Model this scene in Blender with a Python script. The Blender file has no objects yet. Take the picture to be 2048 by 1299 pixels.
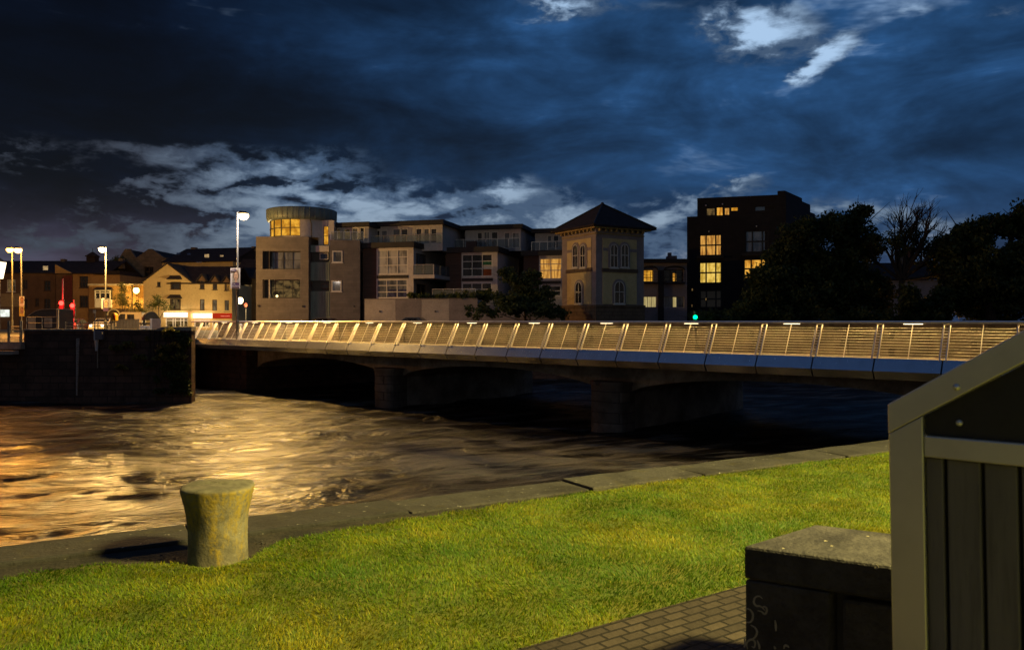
import bpy, math, random
import numpy as np
from mathutils import Vector, Matrix
random.seed(7); RNG = np.random.default_rng(7)
SC = bpy.context.scene
COL = SC.collection
R = math.radians
EYE = 1.5; F = 1560.0; CX = 1024.0; HY = 642.0     # lens in photograph pixels: eye height 1.5 m above the lawn

def P(px, py, Y):
    """a point seen at photograph pixel (px, py), Y metres in front of the camera"""
    return Vector(((px - CX) / F * Y, Y, EYE + (HY - py) / F * Y))

# ------------------------------------------------------------------ objects
def tag(o, label=None, cat=None, group=None, kind=None):
    if label: o['label'] = label
    if cat: o['category'] = cat
    if group: o['group'] = group
    if kind: o['kind'] = kind
    return o

def thing(name, label, cat, loc=(0, 0, 0), group=None):
    o = bpy.data.objects.new(name, None); COL.objects.link(o)
    o.location = loc; o.empty_display_size = .2
    return tag(o, label, cat, group)

ORIG = {}
def world_loc(o):
    p = Vector((0, 0, 0))
    while o is not None:
        p += Vector(o.location); o = o.parent
    return p

class MB:
    def __init__(self): self.v = []; self.f = []
    def poly(self, pts):
        n = len(self.v); self.v += [tuple(p) for p in pts]; self.f.append(tuple(range(n, n + len(pts))))
        return self
    def hexa(self, p):     # p: 8 points, bottom 0-3 (ccw), top 4-7
        n = len(self.v); self.v += [tuple(q) for q in p]
        for q in ((3, 2, 1, 0), (4, 5, 6, 7), (0, 1, 5, 4), (1, 2, 6, 5), (2, 3, 7, 6), (3, 0, 4, 7)):
            self.f.append(tuple(n + k for k in q))
        return self
    def box(self, x0, x1, y0, y1, z0, z1):
        return self.hexa([(x0, y0, z0), (x1, y0, z0), (x1, y1, z0), (x0, y1, z0), (x0, y0, z1), (x1, y0, z1), (x1, y1, z1), (x0, y1, z1)])
    def prism(self, base, top):   # two equal-length loops
        n = len(self.v); k = len(base)
        self.v += [tuple(q) for q in base] + [tuple(q) for q in top]
        self.f.append(tuple(n + i for i in reversed(range(k)))); self.f.append(tuple(n + k + i for i in range(k)))
        for i in range(k):
            j = (i + 1) % k; self.f.append((n + i, n + j, n + k + j, n + k + i))
        return self
    def tube(self, pts, rad, n=8, cap=True):
        pts = [Vector(p) for p in pts]
        if not isinstance(rad, (list, tuple)): rad = [rad] * len(pts)
        base = len(self.v); u = None
        for i, p in enumerate(pts):
            a = pts[max(i - 1, 0)]; b = pts[min(i + 1, len(pts) - 1)]
            d = (b - a).normalized()
            if u is None:
                u = d.orthogonal().normalized()
            else:
                u = (u - d * u.dot(d)); u = u.normalized() if u.length > 1e-6 else d.orthogonal().normalized()
            w = d.cross(u)
            for k in range(n):
                t = 2 * math.pi * k / n
                self.v.append(tuple(p + (u * math.cos(t) + w * math.sin(t)) * rad[i]))
        for i in range(len(pts) - 1):
            for k in range(n):
                j = (k + 1) % n
                self.f.append((base + i * n + k, base + i * n + j, base + (i + 1) * n + j, base + (i + 1) * n + k))
        if cap:
            self.f.append(tuple(base + k for k in reversed(range(n))))
            self.f.append(tuple(base + (len(pts) - 1) * n + k for k in range(n)))
        return self
    def lathe(self, c, prof, n=32, a0=0, a1=2 * math.pi):
        full = abs(a1 - a0 - 2 * math.pi) < 1e-6
        m = n if full else n + 1; base = len(self.v)
        for r, z in prof:
            for k in range(m):
                t = a0 + (a1 - a0) * k / n
                self.v.append((c[0] + r * math.cos(t), c[1] + r * math.sin(t), c[2] + z))
        for i in range(len(prof) - 1):
            for k in range(n):
                j = (k + 1) % m
                self.f.append((base + i * m + k, base + i * m + j, base + (i + 1) * m + j, base + (i + 1) * m + k))
        return self
    def ball(self, c, r, n=12, sz=1):
        return self.lathe(c, [(max(1e-3, r * math.sin(math.pi * i / 8)), -r * sz * math.cos(math.pi * i / 8)) for i in range(9)], n)
    def build(self, name, mat, parent=None, smooth=False, bevel=0):
        m = bpy.data.meshes.new(name)
        off = world_loc(parent) if parent else Vector((0, 0, 0))
        m.from_pydata([(x - off.x, y - off.y, z - off.z) for x, y, z in self.v], [], self.f)
        for mm in (mat if isinstance(mat, (list, tuple)) else [mat]): m.materials.append(mm)
        if smooth: m.polygons.foreach_set('use_smooth', [True] * len(m.polygons))
        m.update()
        o = bpy.data.objects.new(name, m); COL.objects.link(o); o.parent = parent
        if bevel:
            b = o.modifiers.new('bevel', 'BEVEL'); b.width = bevel; b.segments = 2; b.limit_method = 'ANGLE'
        return o

def mesh_np(name, V, Fc, mat, parent=None, smooth=False, attr=None):
    m = bpy.data.meshes.new(name); k = Fc.shape[1]
    m.vertices.add(len(V)); m.vertices.foreach_set('co', np.ascontiguousarray(V, dtype=np.float32).ravel())
    m.loops.add(Fc.size); m.loops.foreach_set('vertex_index', np.ascontiguousarray(Fc, dtype=np.int32).ravel())
    m.polygons.add(len(Fc)); m.polygons.foreach_set('loop_start', np.arange(0, Fc.size, k, dtype=np.int32))
    if smooth: m.polygons.foreach_set('use_smooth', np.ones(len(Fc), dtype=bool))
    m.materials.append(mat)
    if attr is not None:
        a = m.attributes.new('tone', 'FLOAT', 'POINT'); a.data.foreach_set('value', attr.astype(np.float32))
    m.update(calc_edges=True); m.validate()
    o = bpy.data.objects.new(name, m); COL.objects.link(o); o.parent = parent
    return o

def copy_tree(o, parent=None):
    c = o.copy(); COL.objects.link(c); c.parent = parent
    for ch in list(o.children): copy_tree(ch, c)
    return c

# ------------------------------------------------------------------ node helpers and materials
class NT:
    def __init__(s, t): s.t = t; t.nodes.clear()
    def n(s, typ, props=None, **inp):
        nd = s.t.nodes.new(typ)
        for k, v in (props or {}).items(): setattr(nd, k, v)
        for k, v in inp.items():
            key = int(k[1:]) if k[0] == 'i' and k[1:].isdigit() else k.replace('_', ' ')
            s.set(nd.inputs[key], v)
        return nd
    def set(s, sock, v):
        if isinstance(v, bpy.types.NodeSocket): s.t.links.new(v, sock)
        elif isinstance(v, bpy.types.Node): s.t.links.new(v.outputs[0], sock)
        elif v is not None: sock.default_value = v
    def m(s, op, a, b=None, c=None, clamp=False):
        nd = s.t.nodes.new('ShaderNodeMath'); nd.operation = op; nd.use_clamp = clamp
        for i, x in enumerate((a, b, c)):
            if x is not None: s.set(nd.inputs[i], x)
        return nd.outputs[0]
    def mix(s, f, a, b, blend='MIX'):
        nd = s.t.nodes.new('ShaderNodeMix'); nd.data_type = 'RGBA'; nd.blend_type = blend
        s.set(nd.inputs[0], f)
        for i, x in ((6, a), (7, b)):
            if isinstance(x, tuple) and len(x) == 3: x = x + (1,)
            s.set(nd.inputs[i], x)
        return nd.outputs[2]
    def sstep(s, v, a, b, lo=0., hi=1.):
        nd = s.t.nodes.new('ShaderNodeMapRange'); nd.interpolation_type = 'SMOOTHSTEP'
        s.set(nd.inputs[0], v)
        for i, x in ((1, a), (2, b), (3, lo), (4, hi)): s.set(nd.inputs[i], x)
        return nd.outputs[0]
    def noise(s, vec, scale, detail=4, rough=.55, dist=0, out='Fac'):
        nd = s.n('ShaderNodeTexNoise'); s.set(nd.inputs['Vector'], vec)
        for k, v in (('Scale', scale), ('Detail', detail), ('Roughness', rough), ('Distortion', dist)): nd.inputs[k].default_value = v
        return nd.outputs[out]
    def mapping(s, vec, scale=(1, 1, 1), rot=(0, 0, 0), loc=(0, 0, 0)):
        nd = s.n('ShaderNodeMapping'); s.set(nd.inputs['Vector'], vec)
        nd.inputs['Scale'].default_value = scale; nd.inputs['Rotation'].default_value = rot; nd.inputs['Location'].default_value = loc
        return nd.outputs[0]

def newmat(name):
    m = bpy.data.materials.new(name); m.use_nodes = True
    return m, NT(m.node_tree)

def finish(nt, bsdf):
    o = nt.n('ShaderNodeOutputMaterial'); nt.t.links.new(bsdf.outputs[0], o.inputs[0])

def mat(name, c, c2=None, scale=3., rough=.8, metal=0., bump=.15, bscale=None, stretch=(1, 1, 1), spec=.4, detail=6, coat=0):
    """one worn surface: two tones broken up by noise, speckle and a fine bump"""
    m, t = newmat(name)
    co = t.mapping(t.n('ShaderNodeTexCoord').outputs['Object'], scale=stretch)
    c2 = c2 or tuple(x * .62 for x in c)
    f = t.sstep(t.noise(co, scale, detail, .62), .32, .68)
    fine = t.noise(co, scale * 9, 3, .6)
    col = t.mix(f, c, c2)
    col = t.mix(t.m('MULTIPLY', t.sstep(fine, .45, .75), .45), col, tuple(x * .55 for x in c2))
    b = t.n('ShaderNodeBsdfPrincipled', Base_Color=col, Metallic=metal)
    t.set(b.inputs['Roughness'], t.m('ADD', rough - .08, t.m('MULTIPLY', fine, .16)))
    b.inputs['Specular IOR Level'].default_value = spec
    b.inputs['Coat Weight'].default_value = coat
    if bump:
        bp = t.n('ShaderNodeBump', Strength=bump, Distance=.02)
        t.set(bp.inputs['Height'], t.noise(co, bscale or scale * 6, 5, .6)); t.set(b.inputs['Normal'], bp)
    finish(t, b); return m

def emat(name, c, s, c2=None, scale=2.0, stretch=(1, 1, 1)):
    """something lit: a lamp, a sign or a lit room seen through its pane"""
    m, t = newmat(name)
    col = c + (1,)
    if c2:
        co = t.mapping(t.n('ShaderNodeTexCoord').outputs['Object'], scale=stretch)
        col = t.mix(t.sstep(t.noise(co, scale, 4, .6), .38, .62), c, c2)
    e = t.n('ShaderNodeEmission', Strength=s); t.set(e.inputs[0], col)
    m.cycles.emission_sampling = 'NONE'
    finish(t, e); return m

def brickmat(name, c1, c2, mortar, bw, bh, msize=.012, rough=.85, rot=(0, 0, 0), bump=.5, vary=.5, axis='xz', offset=.5):
    m, t = newmat(name)
    co = t.n('ShaderNodeTexCoord').outputs['Object']
    if axis == 'xz':      # walls: any horizontal direction, z up
        sp = t.n('ShaderNodeSeparateXYZ'); t.set(sp.inputs[0], co)
        cb = t.n('ShaderNodeCombineXYZ'); t.set(cb.inputs[0], t.m('ADD', sp.outputs[0], t.m('MULTIPLY', sp.outputs[1], .9))); t.set(cb.inputs[1], sp.outputs[2])
        v = cb.outputs[0]
    else:
        v = t.mapping(co, rot=rot)
    wob = t.n('ShaderNodeVectorMath', {'operation': 'ADD'}); t.set(wob.inputs[0], v)
    sc = t.n('ShaderNodeVectorMath', {'operation': 'SCALE'}); t.set(sc.inputs[0], t.noise(v, 3., 3, .6, out='Color')); sc.inputs['Scale'].default_value = bh * .18
    t.set(wob.inputs[1], sc.outputs[0])
    br = t.n('ShaderNodeTexBrick'); br.offset = offset
    t.set(br.inputs['Vector'], wob.outputs[0])
    for k, val in (('Scale', 1.), ('Mortar Size', msize), ('Mortar Smooth', .3), ('Bias', 0.), ('Brick Width', bw), ('Row Height', bh)): br.inputs[k].default_value = val
    br.inputs['Color1'].default_value = c1 + (1,); br.inputs['Color2'].default_value = c2 + (1,); br.inputs['Mortar'].default_value = mortar + (1,)
    n1 = t.noise(co, 1.3, 5, .65); n2 = t.noise(co, 30, 3, .6)
    col = t.mix(t.m('MULTIPLY', t.sstep(n1, .35, .7), vary), br.outputs['Color'], tuple(x * .45 for x in c2))
    col = t.mix(t.m('MULTIPLY', n2, .3), col, tuple(x * .4 for x in c1))
    b = t.n('ShaderNodeBsdfPrincipled', Base_Color=col, Roughness=rough); b.inputs['Specular IOR Level'].default_value = .2   # spec_
    hgt = t.m('ADD', t.m('MULTIPLY', br.outputs['Fac'], -1.), t.m('MULTIPLY', n2, .5))
    bp = t.n('ShaderNodeBump', Strength=bump, Distance=.015); t.set(bp.inputs['Height'], hgt); t.set(b.inputs['Normal'], bp)
    finish(t, b); return m

# ------------------------------------------------------------------ facades
class FR:
    """a vertical plane through plan point O running right along e; d is measured outwards (towards the viewer)"""
    def __init__(s, O, e):
        s.O = Vector((O[0], O[1], 0)); l = math.hypot(*e[:2]); s.e = Vector((e[0] / l, e[1] / l, 0)); s.nr = Vector((s.e.y, -s.e.x, 0))
    @staticmethod
    def px(pxa, Ya, pxb, Yb):
        a = P(pxa, HY, Ya); b = P(pxb, HY, Yb)
        return FR(a, (b.x - a.x, b.y - a.y))
    def uz(s, px, py, d=0):
        o = s.O + s.nr * d; t = (px - CX) / F
        u = (t * o.y - o.x) / (s.e.x - t * s.e.y); Y = o.y + s.e.y * u
        return u, EYE + (HY - py) / F * Y
    def u(s, px, d=0): return s.uz(px, HY, d)[0]
    def z(s, px, py, d=0): return s.uz(px, py, d)[1]
    def pt(s, u, z, d=0):
        p = s.O + s.e * u + s.nr * d; return Vector((p.x, p.y, z))
    def box(s, mb, u0, u1, z0, z1, d0, d1):
        q = lambda u, d, z: s.pt(u, z, d)
        return mb.hexa([q(u0, d1, z0), q(u1, d1, z0), q(u1, d0, z0), q(u0, d0, z0), q(u0, d1, z1), q(u1, d1, z1), q(u1, d0, z1), q(u0, d0, z1)])
    def rect(s, px0, px1, py0, py1):
        pc = (px0 + px1) / 2
        return (s.u(px0), s.u(px1), s.z(pc, py1), s.z(pc, py0))
    def wall(s, mb, u0, u1, z0, z1, opens=(), back=.5, rev=.22):
        """front skin with real openings and reveals, plus the sides, back and top of the body behind"""
        us = sorted({u0, u1, *[min(max(a, u0), u1) for o in opens for a in o[:2]]}); zs = sorted({z0, z1, *[min(max(a, z0), z1) for o in opens for a in o[2:4]]})
        for i in range(len(us) - 1):
            for j in range(len(zs) - 1):
                uc = (us[i] + us[i + 1]) / 2; zc = (zs[j] + zs[j + 1]) / 2
                if any(o[0] < uc < o[1] and o[2] < zc < o[3] for o in opens): continue
                mb.poly([s.pt(us[i], zs[j]), s.pt(us[i + 1], zs[j]), s.pt(us[i + 1], zs[j + 1]), s.pt(us[i], zs[j + 1])])
        for a, b, c, d in [o[:4] for o in opens]:
            for (ua, za), (ub, zb) in (((a, c), (b, c)), ((b, c), (b, d)), ((b, d), (a, d)), ((a, d), (a, c))):
                mb.poly([s.pt(ua, za), s.pt(ub, zb), s.pt(ub, zb, -rev), s.pt(ua, za, -rev)])
        q = s.pt
        mb.poly([q(u0, z0), q(u0, z1), q(u0, z1, -back), q(u0, z0, -back)]); mb.poly([q(u1, z1), q(u1, z0), q(u1, z0, -back), q(u1, z1, -back)])
        mb.poly([q(u0, z1), q(u1, z1), q(u1, z1, -back), q(u0, z1, -back)]); mb.poly([q(u1, z0, -back), q(u0, z0, -back), q(u0, z1, -back), q(u1, z1, -back)])
        return mb

def window(fr, r, fmat, pmat, parent, cols=2, rows=(.5,), ft=.06, setback=.1, sill=None, name='window', mull=None):
    """frame with mullions (part) and its pane (sub-part), set back in the opening r=(u0,u1,z0,z1)"""
    u0, u1, z0, z1 = r; mb = MB(); m = mull or ft * .8
    a, b = -setback - .05, -setback + .02
    fr.box(mb, u0, u0 + ft, z0, z1, a, b); fr.box(mb, u1 - ft, u1, z0, z1, a, b)
    fr.box(mb, u0 + ft, u1 - ft, z0, z0 + ft, a, b); fr.box(mb, u0 + ft, u1 - ft, z1 - ft, z1, a, b)
    cs = [i / cols for i in range(1, cols)] if isinstance(cols, int) else cols
    for c in cs:
        u = u0 + (u1 - u0) * c; fr.box(mb, u - m / 2, u + m / 2, z0 + ft, z1 - ft, a, b - .004)
    for c in rows:
        z = z0 + (z1 - z0) * c; fr.box(mb, u0 + ft, u1 - ft, z - m / 2, z + m / 2, a, b - .008)
    if sill: fr.box(mb, u0 - .08, u1 + .08, z0 - sill, z0 - .003, -.1, .08)
    w = mb.build(name, fmat, parent)
    g = MB(); k = .012
    fr.box(g, u0 + k, u1 - k, z0 + k, z1 - k, a - .03, a - .004)
    g.build('pane', pmat, w)
    return w

def gable_roof(mb, fr, u0, u1, z_e, z_r, depth, over=.25, th=.14, ridge_d=None):
    """ridge parallel to the facade"""
    rd = -(ridge_d if ridge_d is not None else depth / 2)
    q = fr.pt
    for a, b, za, zb in ((over, rd, z_e, z_r), (-depth - over, rd, z_e, z_r)):
        mb.prism([q(u0 - over, za, a), q(u1 + over, za, a), q(u1 + over, zb, b), q(u0 - over, zb, b)],
                 [q(u0 - over, za + th, a), q(u1 + over, za + th, a), q(u1 + over, zb + th, b), q(u0 - over, zb + th, b)])
    return mb

def kerbmat():
    """rough_kerb: each stone its own tone, with damp blotches, grit and pale flecks"""
    m, t = newmat('kerb_stone'); co = t.n('ShaderNodeTexCoord').outputs['Object']; geo = t.n('ShaderNodeNewGeometry')
    rnd = geo.outputs['Random Per Island']
    a = t.mix(rnd, (.034, .033, .030), (.064, .061, .054))
    bl = t.sstep(t.noise(co, 1.7, 6, .65, .4), .42, .66); a = t.mix(t.m('MULTIPLY', bl, .75), a, (.018, .017, .014))
    gr = t.noise(co, 38, 4, .7); a = t.mix(t.m('MULTIPLY', t.sstep(gr, .50, .68), .6), a, (.012, .011, .009))
    a = t.mix(t.sstep(t.noise(co, 26, 2, .5), .70, .74), a, (.22, .21, .18))
    a = t.mix(t.m('MULTIPLY', t.sstep(t.noise(co, 5, 5, .6), .55, .72), .4), a, (.07, .06, .018))
    b = t.n('ShaderNodeBsdfPrincipled', Base_Color=a, Roughness=.85); b.inputs['Specular IOR Level'].default_value = .25
    bp = t.n('ShaderNodeBump', Strength=1., Distance=.02); t.set(bp.inputs['Height'], t.m('ADD', t.noise(co, 7, 6, .65), t.m('MULTIPLY', gr, .35))); t.set(b.inputs['Normal'], bp)
    finish(t, b); return m
# ------------------------------------------------------------------ camera
cam = bpy.data.cameras.new('camera'); camo = bpy.data.objects.new('camera', cam); COL.objects.link(camo)
camo.location = (0, 0, EYE); camo.rotation_euler = (R(90), 0, 0)
cam.sensor_width = 36; cam.lens = F / 2048 * 36; cam.shift_y = -(649.5 - HY) / 2048
cam.clip_start = .05; cam.clip_end = 6000
cam.dof.use_dof = True; cam.dof.focus_distance = 10.; cam.dof.aperture_fstop = 5.2
SC.camera = camo
SC.view_settings.view_transform = 'Standard'; SC.view_settings.look = 'None'; SC.view_settings.exposure = 0; SC.view_settings.gamma = 1
SC.render.engine = 'CYCLES'
SC.cycles.use_denoising = True; SC.cycles.max_bounces = 4; SC.cycles.diffuse_bounces = 2; SC.cycles.glossy_bounces = 3
SC.cycles.sample_clamp_indirect = 4.; SC.cycles.caustics_reflective = False; SC.cycles.caustics_refractive = False

# ------------------------------------------------------------------ sky: a dusk cloud deck with torn gaps, laid out in world directions
W = bpy.data.worlds.new('World'); SC.world = W; W.use_nodes = True
W.cycles.sampling_method = 'NONE'
t = NT(W.node_tree)
dirv = t.n('ShaderNodeTexCoord').outputs['Generated']
nrm = t.n('ShaderNodeVectorMath', {'operation': 'NORMALIZE'}); t.set(nrm.inputs[0], dirv); dirv = nrm.outputs[0]
sp = t.n('ShaderNodeSeparateXYZ'); t.set(sp.inputs[0], dirv); dx, dy, dz = sp.outputs
# the deck seen in perspective: divide by height so that clouds flatten towards the horizon
den = t.m('ADD', t.m('MAXIMUM', dz, 0.), .16)
cb = t.n('ShaderNodeCombineXYZ'); t.set(cb.inputs[0], t.m('DIVIDE', dx, den)); t.set(cb.inputs[1], t.m('DIVIDE', dy, den)); cb.inputs[2].default_value = 3.7
deck = cb.outputs[0]
big = t.noise(deck, .85, 3, .55, .5)
med = t.noise(t.mapping(deck, loc=(4.2, 1.3, 0)), 2.1, 4, .62, .6)
fine = t.noise(t.mapping(dirv, scale=(10, 10, 24), rot=(0, R(-8), 0)), 1.0, 5, .62, .3)
fine2 = t.noise(t.mapping(dirv, scale=(30, 30, 60), rot=(0, R(-14), 0)), 1.0, 4, .6, .3)
billow = t.noise(t.mapping(dirv, scale=(5, 5, 13), rot=(0, R(-6), 0), loc=(3.1, 0, 1.7)), 1.0, 5, .60, .5)
wispv = t.mapping(dirv, scale=(6, 6, 26), rot=(0, R(10), 0))
wisp = t.noise(wispv, 1.0, 4, .6, .4)
def dpx(px, py):
    v = Vector(((px - CX) / F, 1, (HY - py) / F)).normalized(); return v.x, v.z
wx = t.m('ADD', dx, t.m('MULTIPLY', t.m('SUBTRACT', fine2, .5), .05))
wz = t.m('ADD', dz, t.m('MULTIPLY', t.m('SUBTRACT', fine, .5), .045))
wv = t.n('ShaderNodeCombineXYZ'); t.set(wv.inputs[0], wx); t.set(wv.inputs[1], wz); wv = wv.outputs[0]
def blobs(lst):
    """openings (s>0) or thickenings of the deck, each around one direction"""
    acc = None
    for px, py, rx, ry, s, *tl_ in lst:
        cx, cz = dpx(px, py)
        mp = t.n('ShaderNodeMapping'); mp.vector_type = 'TEXTURE'; t.set(mp.inputs['Vector'], wv)
        mp.inputs['Location'].default_value = (cx, cz, 0); mp.inputs['Rotation'].default_value = (0, 0, R(tl_[0] if tl_ else 0)); mp.inputs['Scale'].default_value = (2.2 * rx / F, 2.2 * ry / F, 1)
        gr = t.n('ShaderNodeTexGradient'); gr.gradient_type = 'QUADRATIC_SPHERE'; t.set(gr.inputs[0], mp.outputs[0])
        acc = t.m('MULTIPLY_ADD', gr.outputs['Fac'], s * 1.2, acc if acc is not None else 0.)
    return acc
gaps = blobs((
    (1522, 58, 84, 40, 1.4, -14), (1664, 108, 46, 15, .9, 35), (1622, 136, 20, 12, .6, 20), (1820, 14, 46, 10, .35), (2010, 26, 36, 12, .45), (1140, 8, 90, 24, .8), (1330, 14, 60, 12, .25),
    (420, 425, 420, 80, .46, 4), (500, 462, 160, 54, 1.6, 4), (330, 470, 150, 30, .85, 4), (180, 405, 90, 26, .5, 8), (1000, 440, 460, 55, .42, 2), (420, 370, 140, 36, .36, 8), (590, 350, 120, 34, .55, 14), (480, 395, 150, 36, .40), (720, 415, 120, 30, .45, 8), (560, 470, 140, 36, .35),
    (920, 415, 180, 26, .6, 4), (1030, 388, 40, 24, .9, 30), (1110, 446, 90, 24, .8, 12), (1330, 434, 80, 28, .75, 22), (1345, 515, 70, 44, .6, 10), (1480, 374, 40, 12, .9, 20),
    (1790, 432, 50, 26, .45), (1880, 478, 80, 32, .75, 10), (1650, 415, 60, 20, .4), (40, 305, 100, 34, .34, -10), (340, 300, 110, 12, .55, 4)))
thick = blobs(((395, 440, 64, 28, 1.5, 16), (470, 374, 120, 10, 1.0, 8), (600, 412, 70, 11, .9, -8), (310, 420, 56, 18, 1.1, 4), (520, 482, 80, 13, .9, 0), (250, 350, 70, 12, .8, 14), (650, 378, 60, 9, .8, 14), (880, 432, 70, 9, .7, 4), (1000, 410, 50, 9, .7, 10), (225, 392, 80, 38, .7, -10), (60, 420, 150, 50, .6), (200, 455, 110, 20, .3), (545, 376, 60, 10, .5, 14), (800, 395, 90, 14, .4, 10), (1250, 400, 80, 18, .4)))
nz = t.m('ADD', t.m('MULTIPLY', t.m('SUBTRACT', fine, .5), 2.1), t.m('ADD', t.m('MULTIPLY', t.m('SUBTRACT', fine2, .5), 2.6), t.m('MULTIPLY', t.m('SUBTRACT', med, .5), .6)))
gsum = t.m('ADD', t.m('SUBTRACT', t.m('MINIMUM', gaps, 1.5), thick), t.m('MULTIPLY', nz, t.sstep(gaps, .02, .55)))
opening = t.sstep(gsum, .10, .66); bright = t.sstep(t.m('ADD', gsum, t.m('ADD', t.m('MULTIPLY', t.m('SUBTRACT', wisp, .5), 2.2), t.m('MULTIPLY', t.m('SUBTRACT', billow, .5), 2.4))), .42, 1.5)
# cloud tone: deep navy on the left, lit slate blue to the right and overhead
hx = t.sstep(dx, -.46, .30); low = t.sstep(dz, .0, .17)
base = t.mix(hx, (.0006, .0026, .0095), (.0105, .042, .112))
lowc = t.mix(hx, (.042, .038, .062), (.019, .037, .084))
base = t.mix(low, lowc, base)
up = t.sstep(dz, .42, .8); base = t.mix(up, base, (.020, .050, .125))
back = t.m('MULTIPLY', t.sstep(dy, .35, -.2), t.sstep(dz, .62, .25)); base = t.mix(back, base, (.072, .066, .058))  # unseen low sky behind the camera, warmed and brightened as added fill light
dark = blobs(((230, 215, 330, 120, .9, 0), (130, 60, 330, 120, .5), (600, 250, 240, 60, .35), (1450, 10, 110, 22, .7, -6), (1000, 280, 300, 34, .8, -4), (780, 30, 200, 26, .8, 0), (1850, 300, 300, 60, .25)))
lite = blobs(((640, 100, 200, 60, 1.0, -8), (1100, 50, 280, 60, .95), (1350, 150, 260, 60, .7), (560, 300, 300, 40, .7, -6), (200, 470, 260, 40, .3), (1250, 330, 300, 36, .25), (850, 190, 160, 50, .25), (1950, 100, 160, 60, .4)))
mod = t.m('ADD', t.m('ADD', t.m('MULTIPLY', t.m('SUBTRACT', billow, .5), 4.8), t.m('MULTIPLY', t.m('SUBTRACT', fine2, .5), .7)), t.m('MULTIPLY', t.m('SUBTRACT', big, .5), 1.8))
mod = t.m('ADD', mod, t.m('ADD', t.m('MULTIPLY', t.m('SUBTRACT', wisp, .5), 1.5), t.m('ADD', t.m('MULTIPLY', t.m('SUBTRACT', med, .5), 1.1), t.m('SUBTRACT', lite, dark))))
gain = t.m('POWER', 2.0, t.m('MINIMUM', mod, 1.6))
gv = t.n('ShaderNodeVectorMath', {'operation': 'SCALE'}); t.set(gv.inputs[0], base); t.set(gv.inputs['Scale'], gain)
clear = t.mix(t.sstep(dz, .09, .3), (.24, .32, .42), (.40, .58, .82))
clear = t.mix(t.sstep(dx, -.20, -.46), clear, (.050, .066, .098))
clear = t.mix(t.m('MULTIPLY', t.sstep(dz, .12, .05), t.sstep(dx, .1, .3)), clear, (.33, .30, .34))
half = t.mix(t.sstep(dx, -.22, -.46), (.055, .098, .175), (.034, .042, .062))
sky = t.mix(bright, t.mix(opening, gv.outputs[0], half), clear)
# below the horizon the sky light dies away
sky = t.mix(t.sstep(dz, -.02, -.12), sky, (.004, .004, .006))
# the last of the daylight from a sun well under the horizon
nish = t.n('ShaderNodeTexSky'); nish.sky_type = 'NISHITA'; nish.sun_disc = False; nish.sun_elevation = R(-4); nish.sun_rotation = R(-10)
ns = t.n('ShaderNodeVectorMath', {'operation': 'SCALE'}); t.set(ns.inputs[0], nish); ns.inputs['Scale'].default_value = .05
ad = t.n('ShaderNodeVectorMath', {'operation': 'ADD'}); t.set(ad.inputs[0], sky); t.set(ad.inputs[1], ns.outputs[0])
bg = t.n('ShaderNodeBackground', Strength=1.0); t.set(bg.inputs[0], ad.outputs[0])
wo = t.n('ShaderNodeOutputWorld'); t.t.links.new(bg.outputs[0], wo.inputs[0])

# ------------------------------------------------------------------ lamps (light only)
def point(loc, col, p, r=.12, name='lamp_light'):
    l = bpy.data.lights.new(name, 'POINT'); l.color = col; l.energy = p; l.shadow_soft_size = r
    o = bpy.data.objects.new(name, l); COL.objects.link(o); o.location = loc; return o
def spot(loc, aim, col, p, ang=120, r=.12, blend=.6, name='lamp_light'):
    l = bpy.data.lights.new(name, 'SPOT'); l.color = col; l.energy = p; l.shadow_soft_size = r; l.spot_size = R(ang); l.spot_blend = blend
    o = bpy.data.objects.new(name, l); COL.objects.link(o); o.location = loc
    o.rotation_euler = (Vector(aim) - Vector(loc)).to_track_quat('-Z', 'Y').to_euler(); return o
def area(loc, aim, col, p, sx, sy, rot=0, name='lamp_light'):
    l = bpy.data.lights.new(name, 'AREA'); l.shape = 'RECTANGLE'; l.size = sx; l.size_y = sy; l.color = col; l.energy = p
    o = bpy.data.objects.new(name, l); COL.objects.link(o); o.location = loc; o.rotation_euler = (R(0), 0, rot); return o
SODIUM = (1., .80, .26); WARM = (1., .60, .15); ORANGE = (1., .42, .05); WHITE = (1., .80, .42)
spot((8.2, 1.4, 7.6), (7.6, 1.9, 0), SODIUM, 20500, 131, .7, .16)   # the promenade lamp beside the camera

# ------------------------------------------------------------------ levels and directions
DECK = EYE - 1.18; WZ = EYE - 4.5
BD = Vector((-.7531, .6579, 0)); BN = Vector((.6579, .7531, 0)); B0 = Vector((12.73, 23.06, 0)); SP = 1.9
def B(i, w=0., z=0.):
    p = B0 + BD * (SP * i) + BN * w; return Vector((p.x, p.y, z))
KD = Vector((.870, .492, 0)); KN = Vector((-.492, .870, 0)); K0 = Vector((-3.37, 5.13, 0))   # the quay edge on this side; KN points to the water
def K(s, w=0., z=0.):
    p = K0 + KD * s + KN * w; return Vector((p.x, p.y, z))

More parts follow.
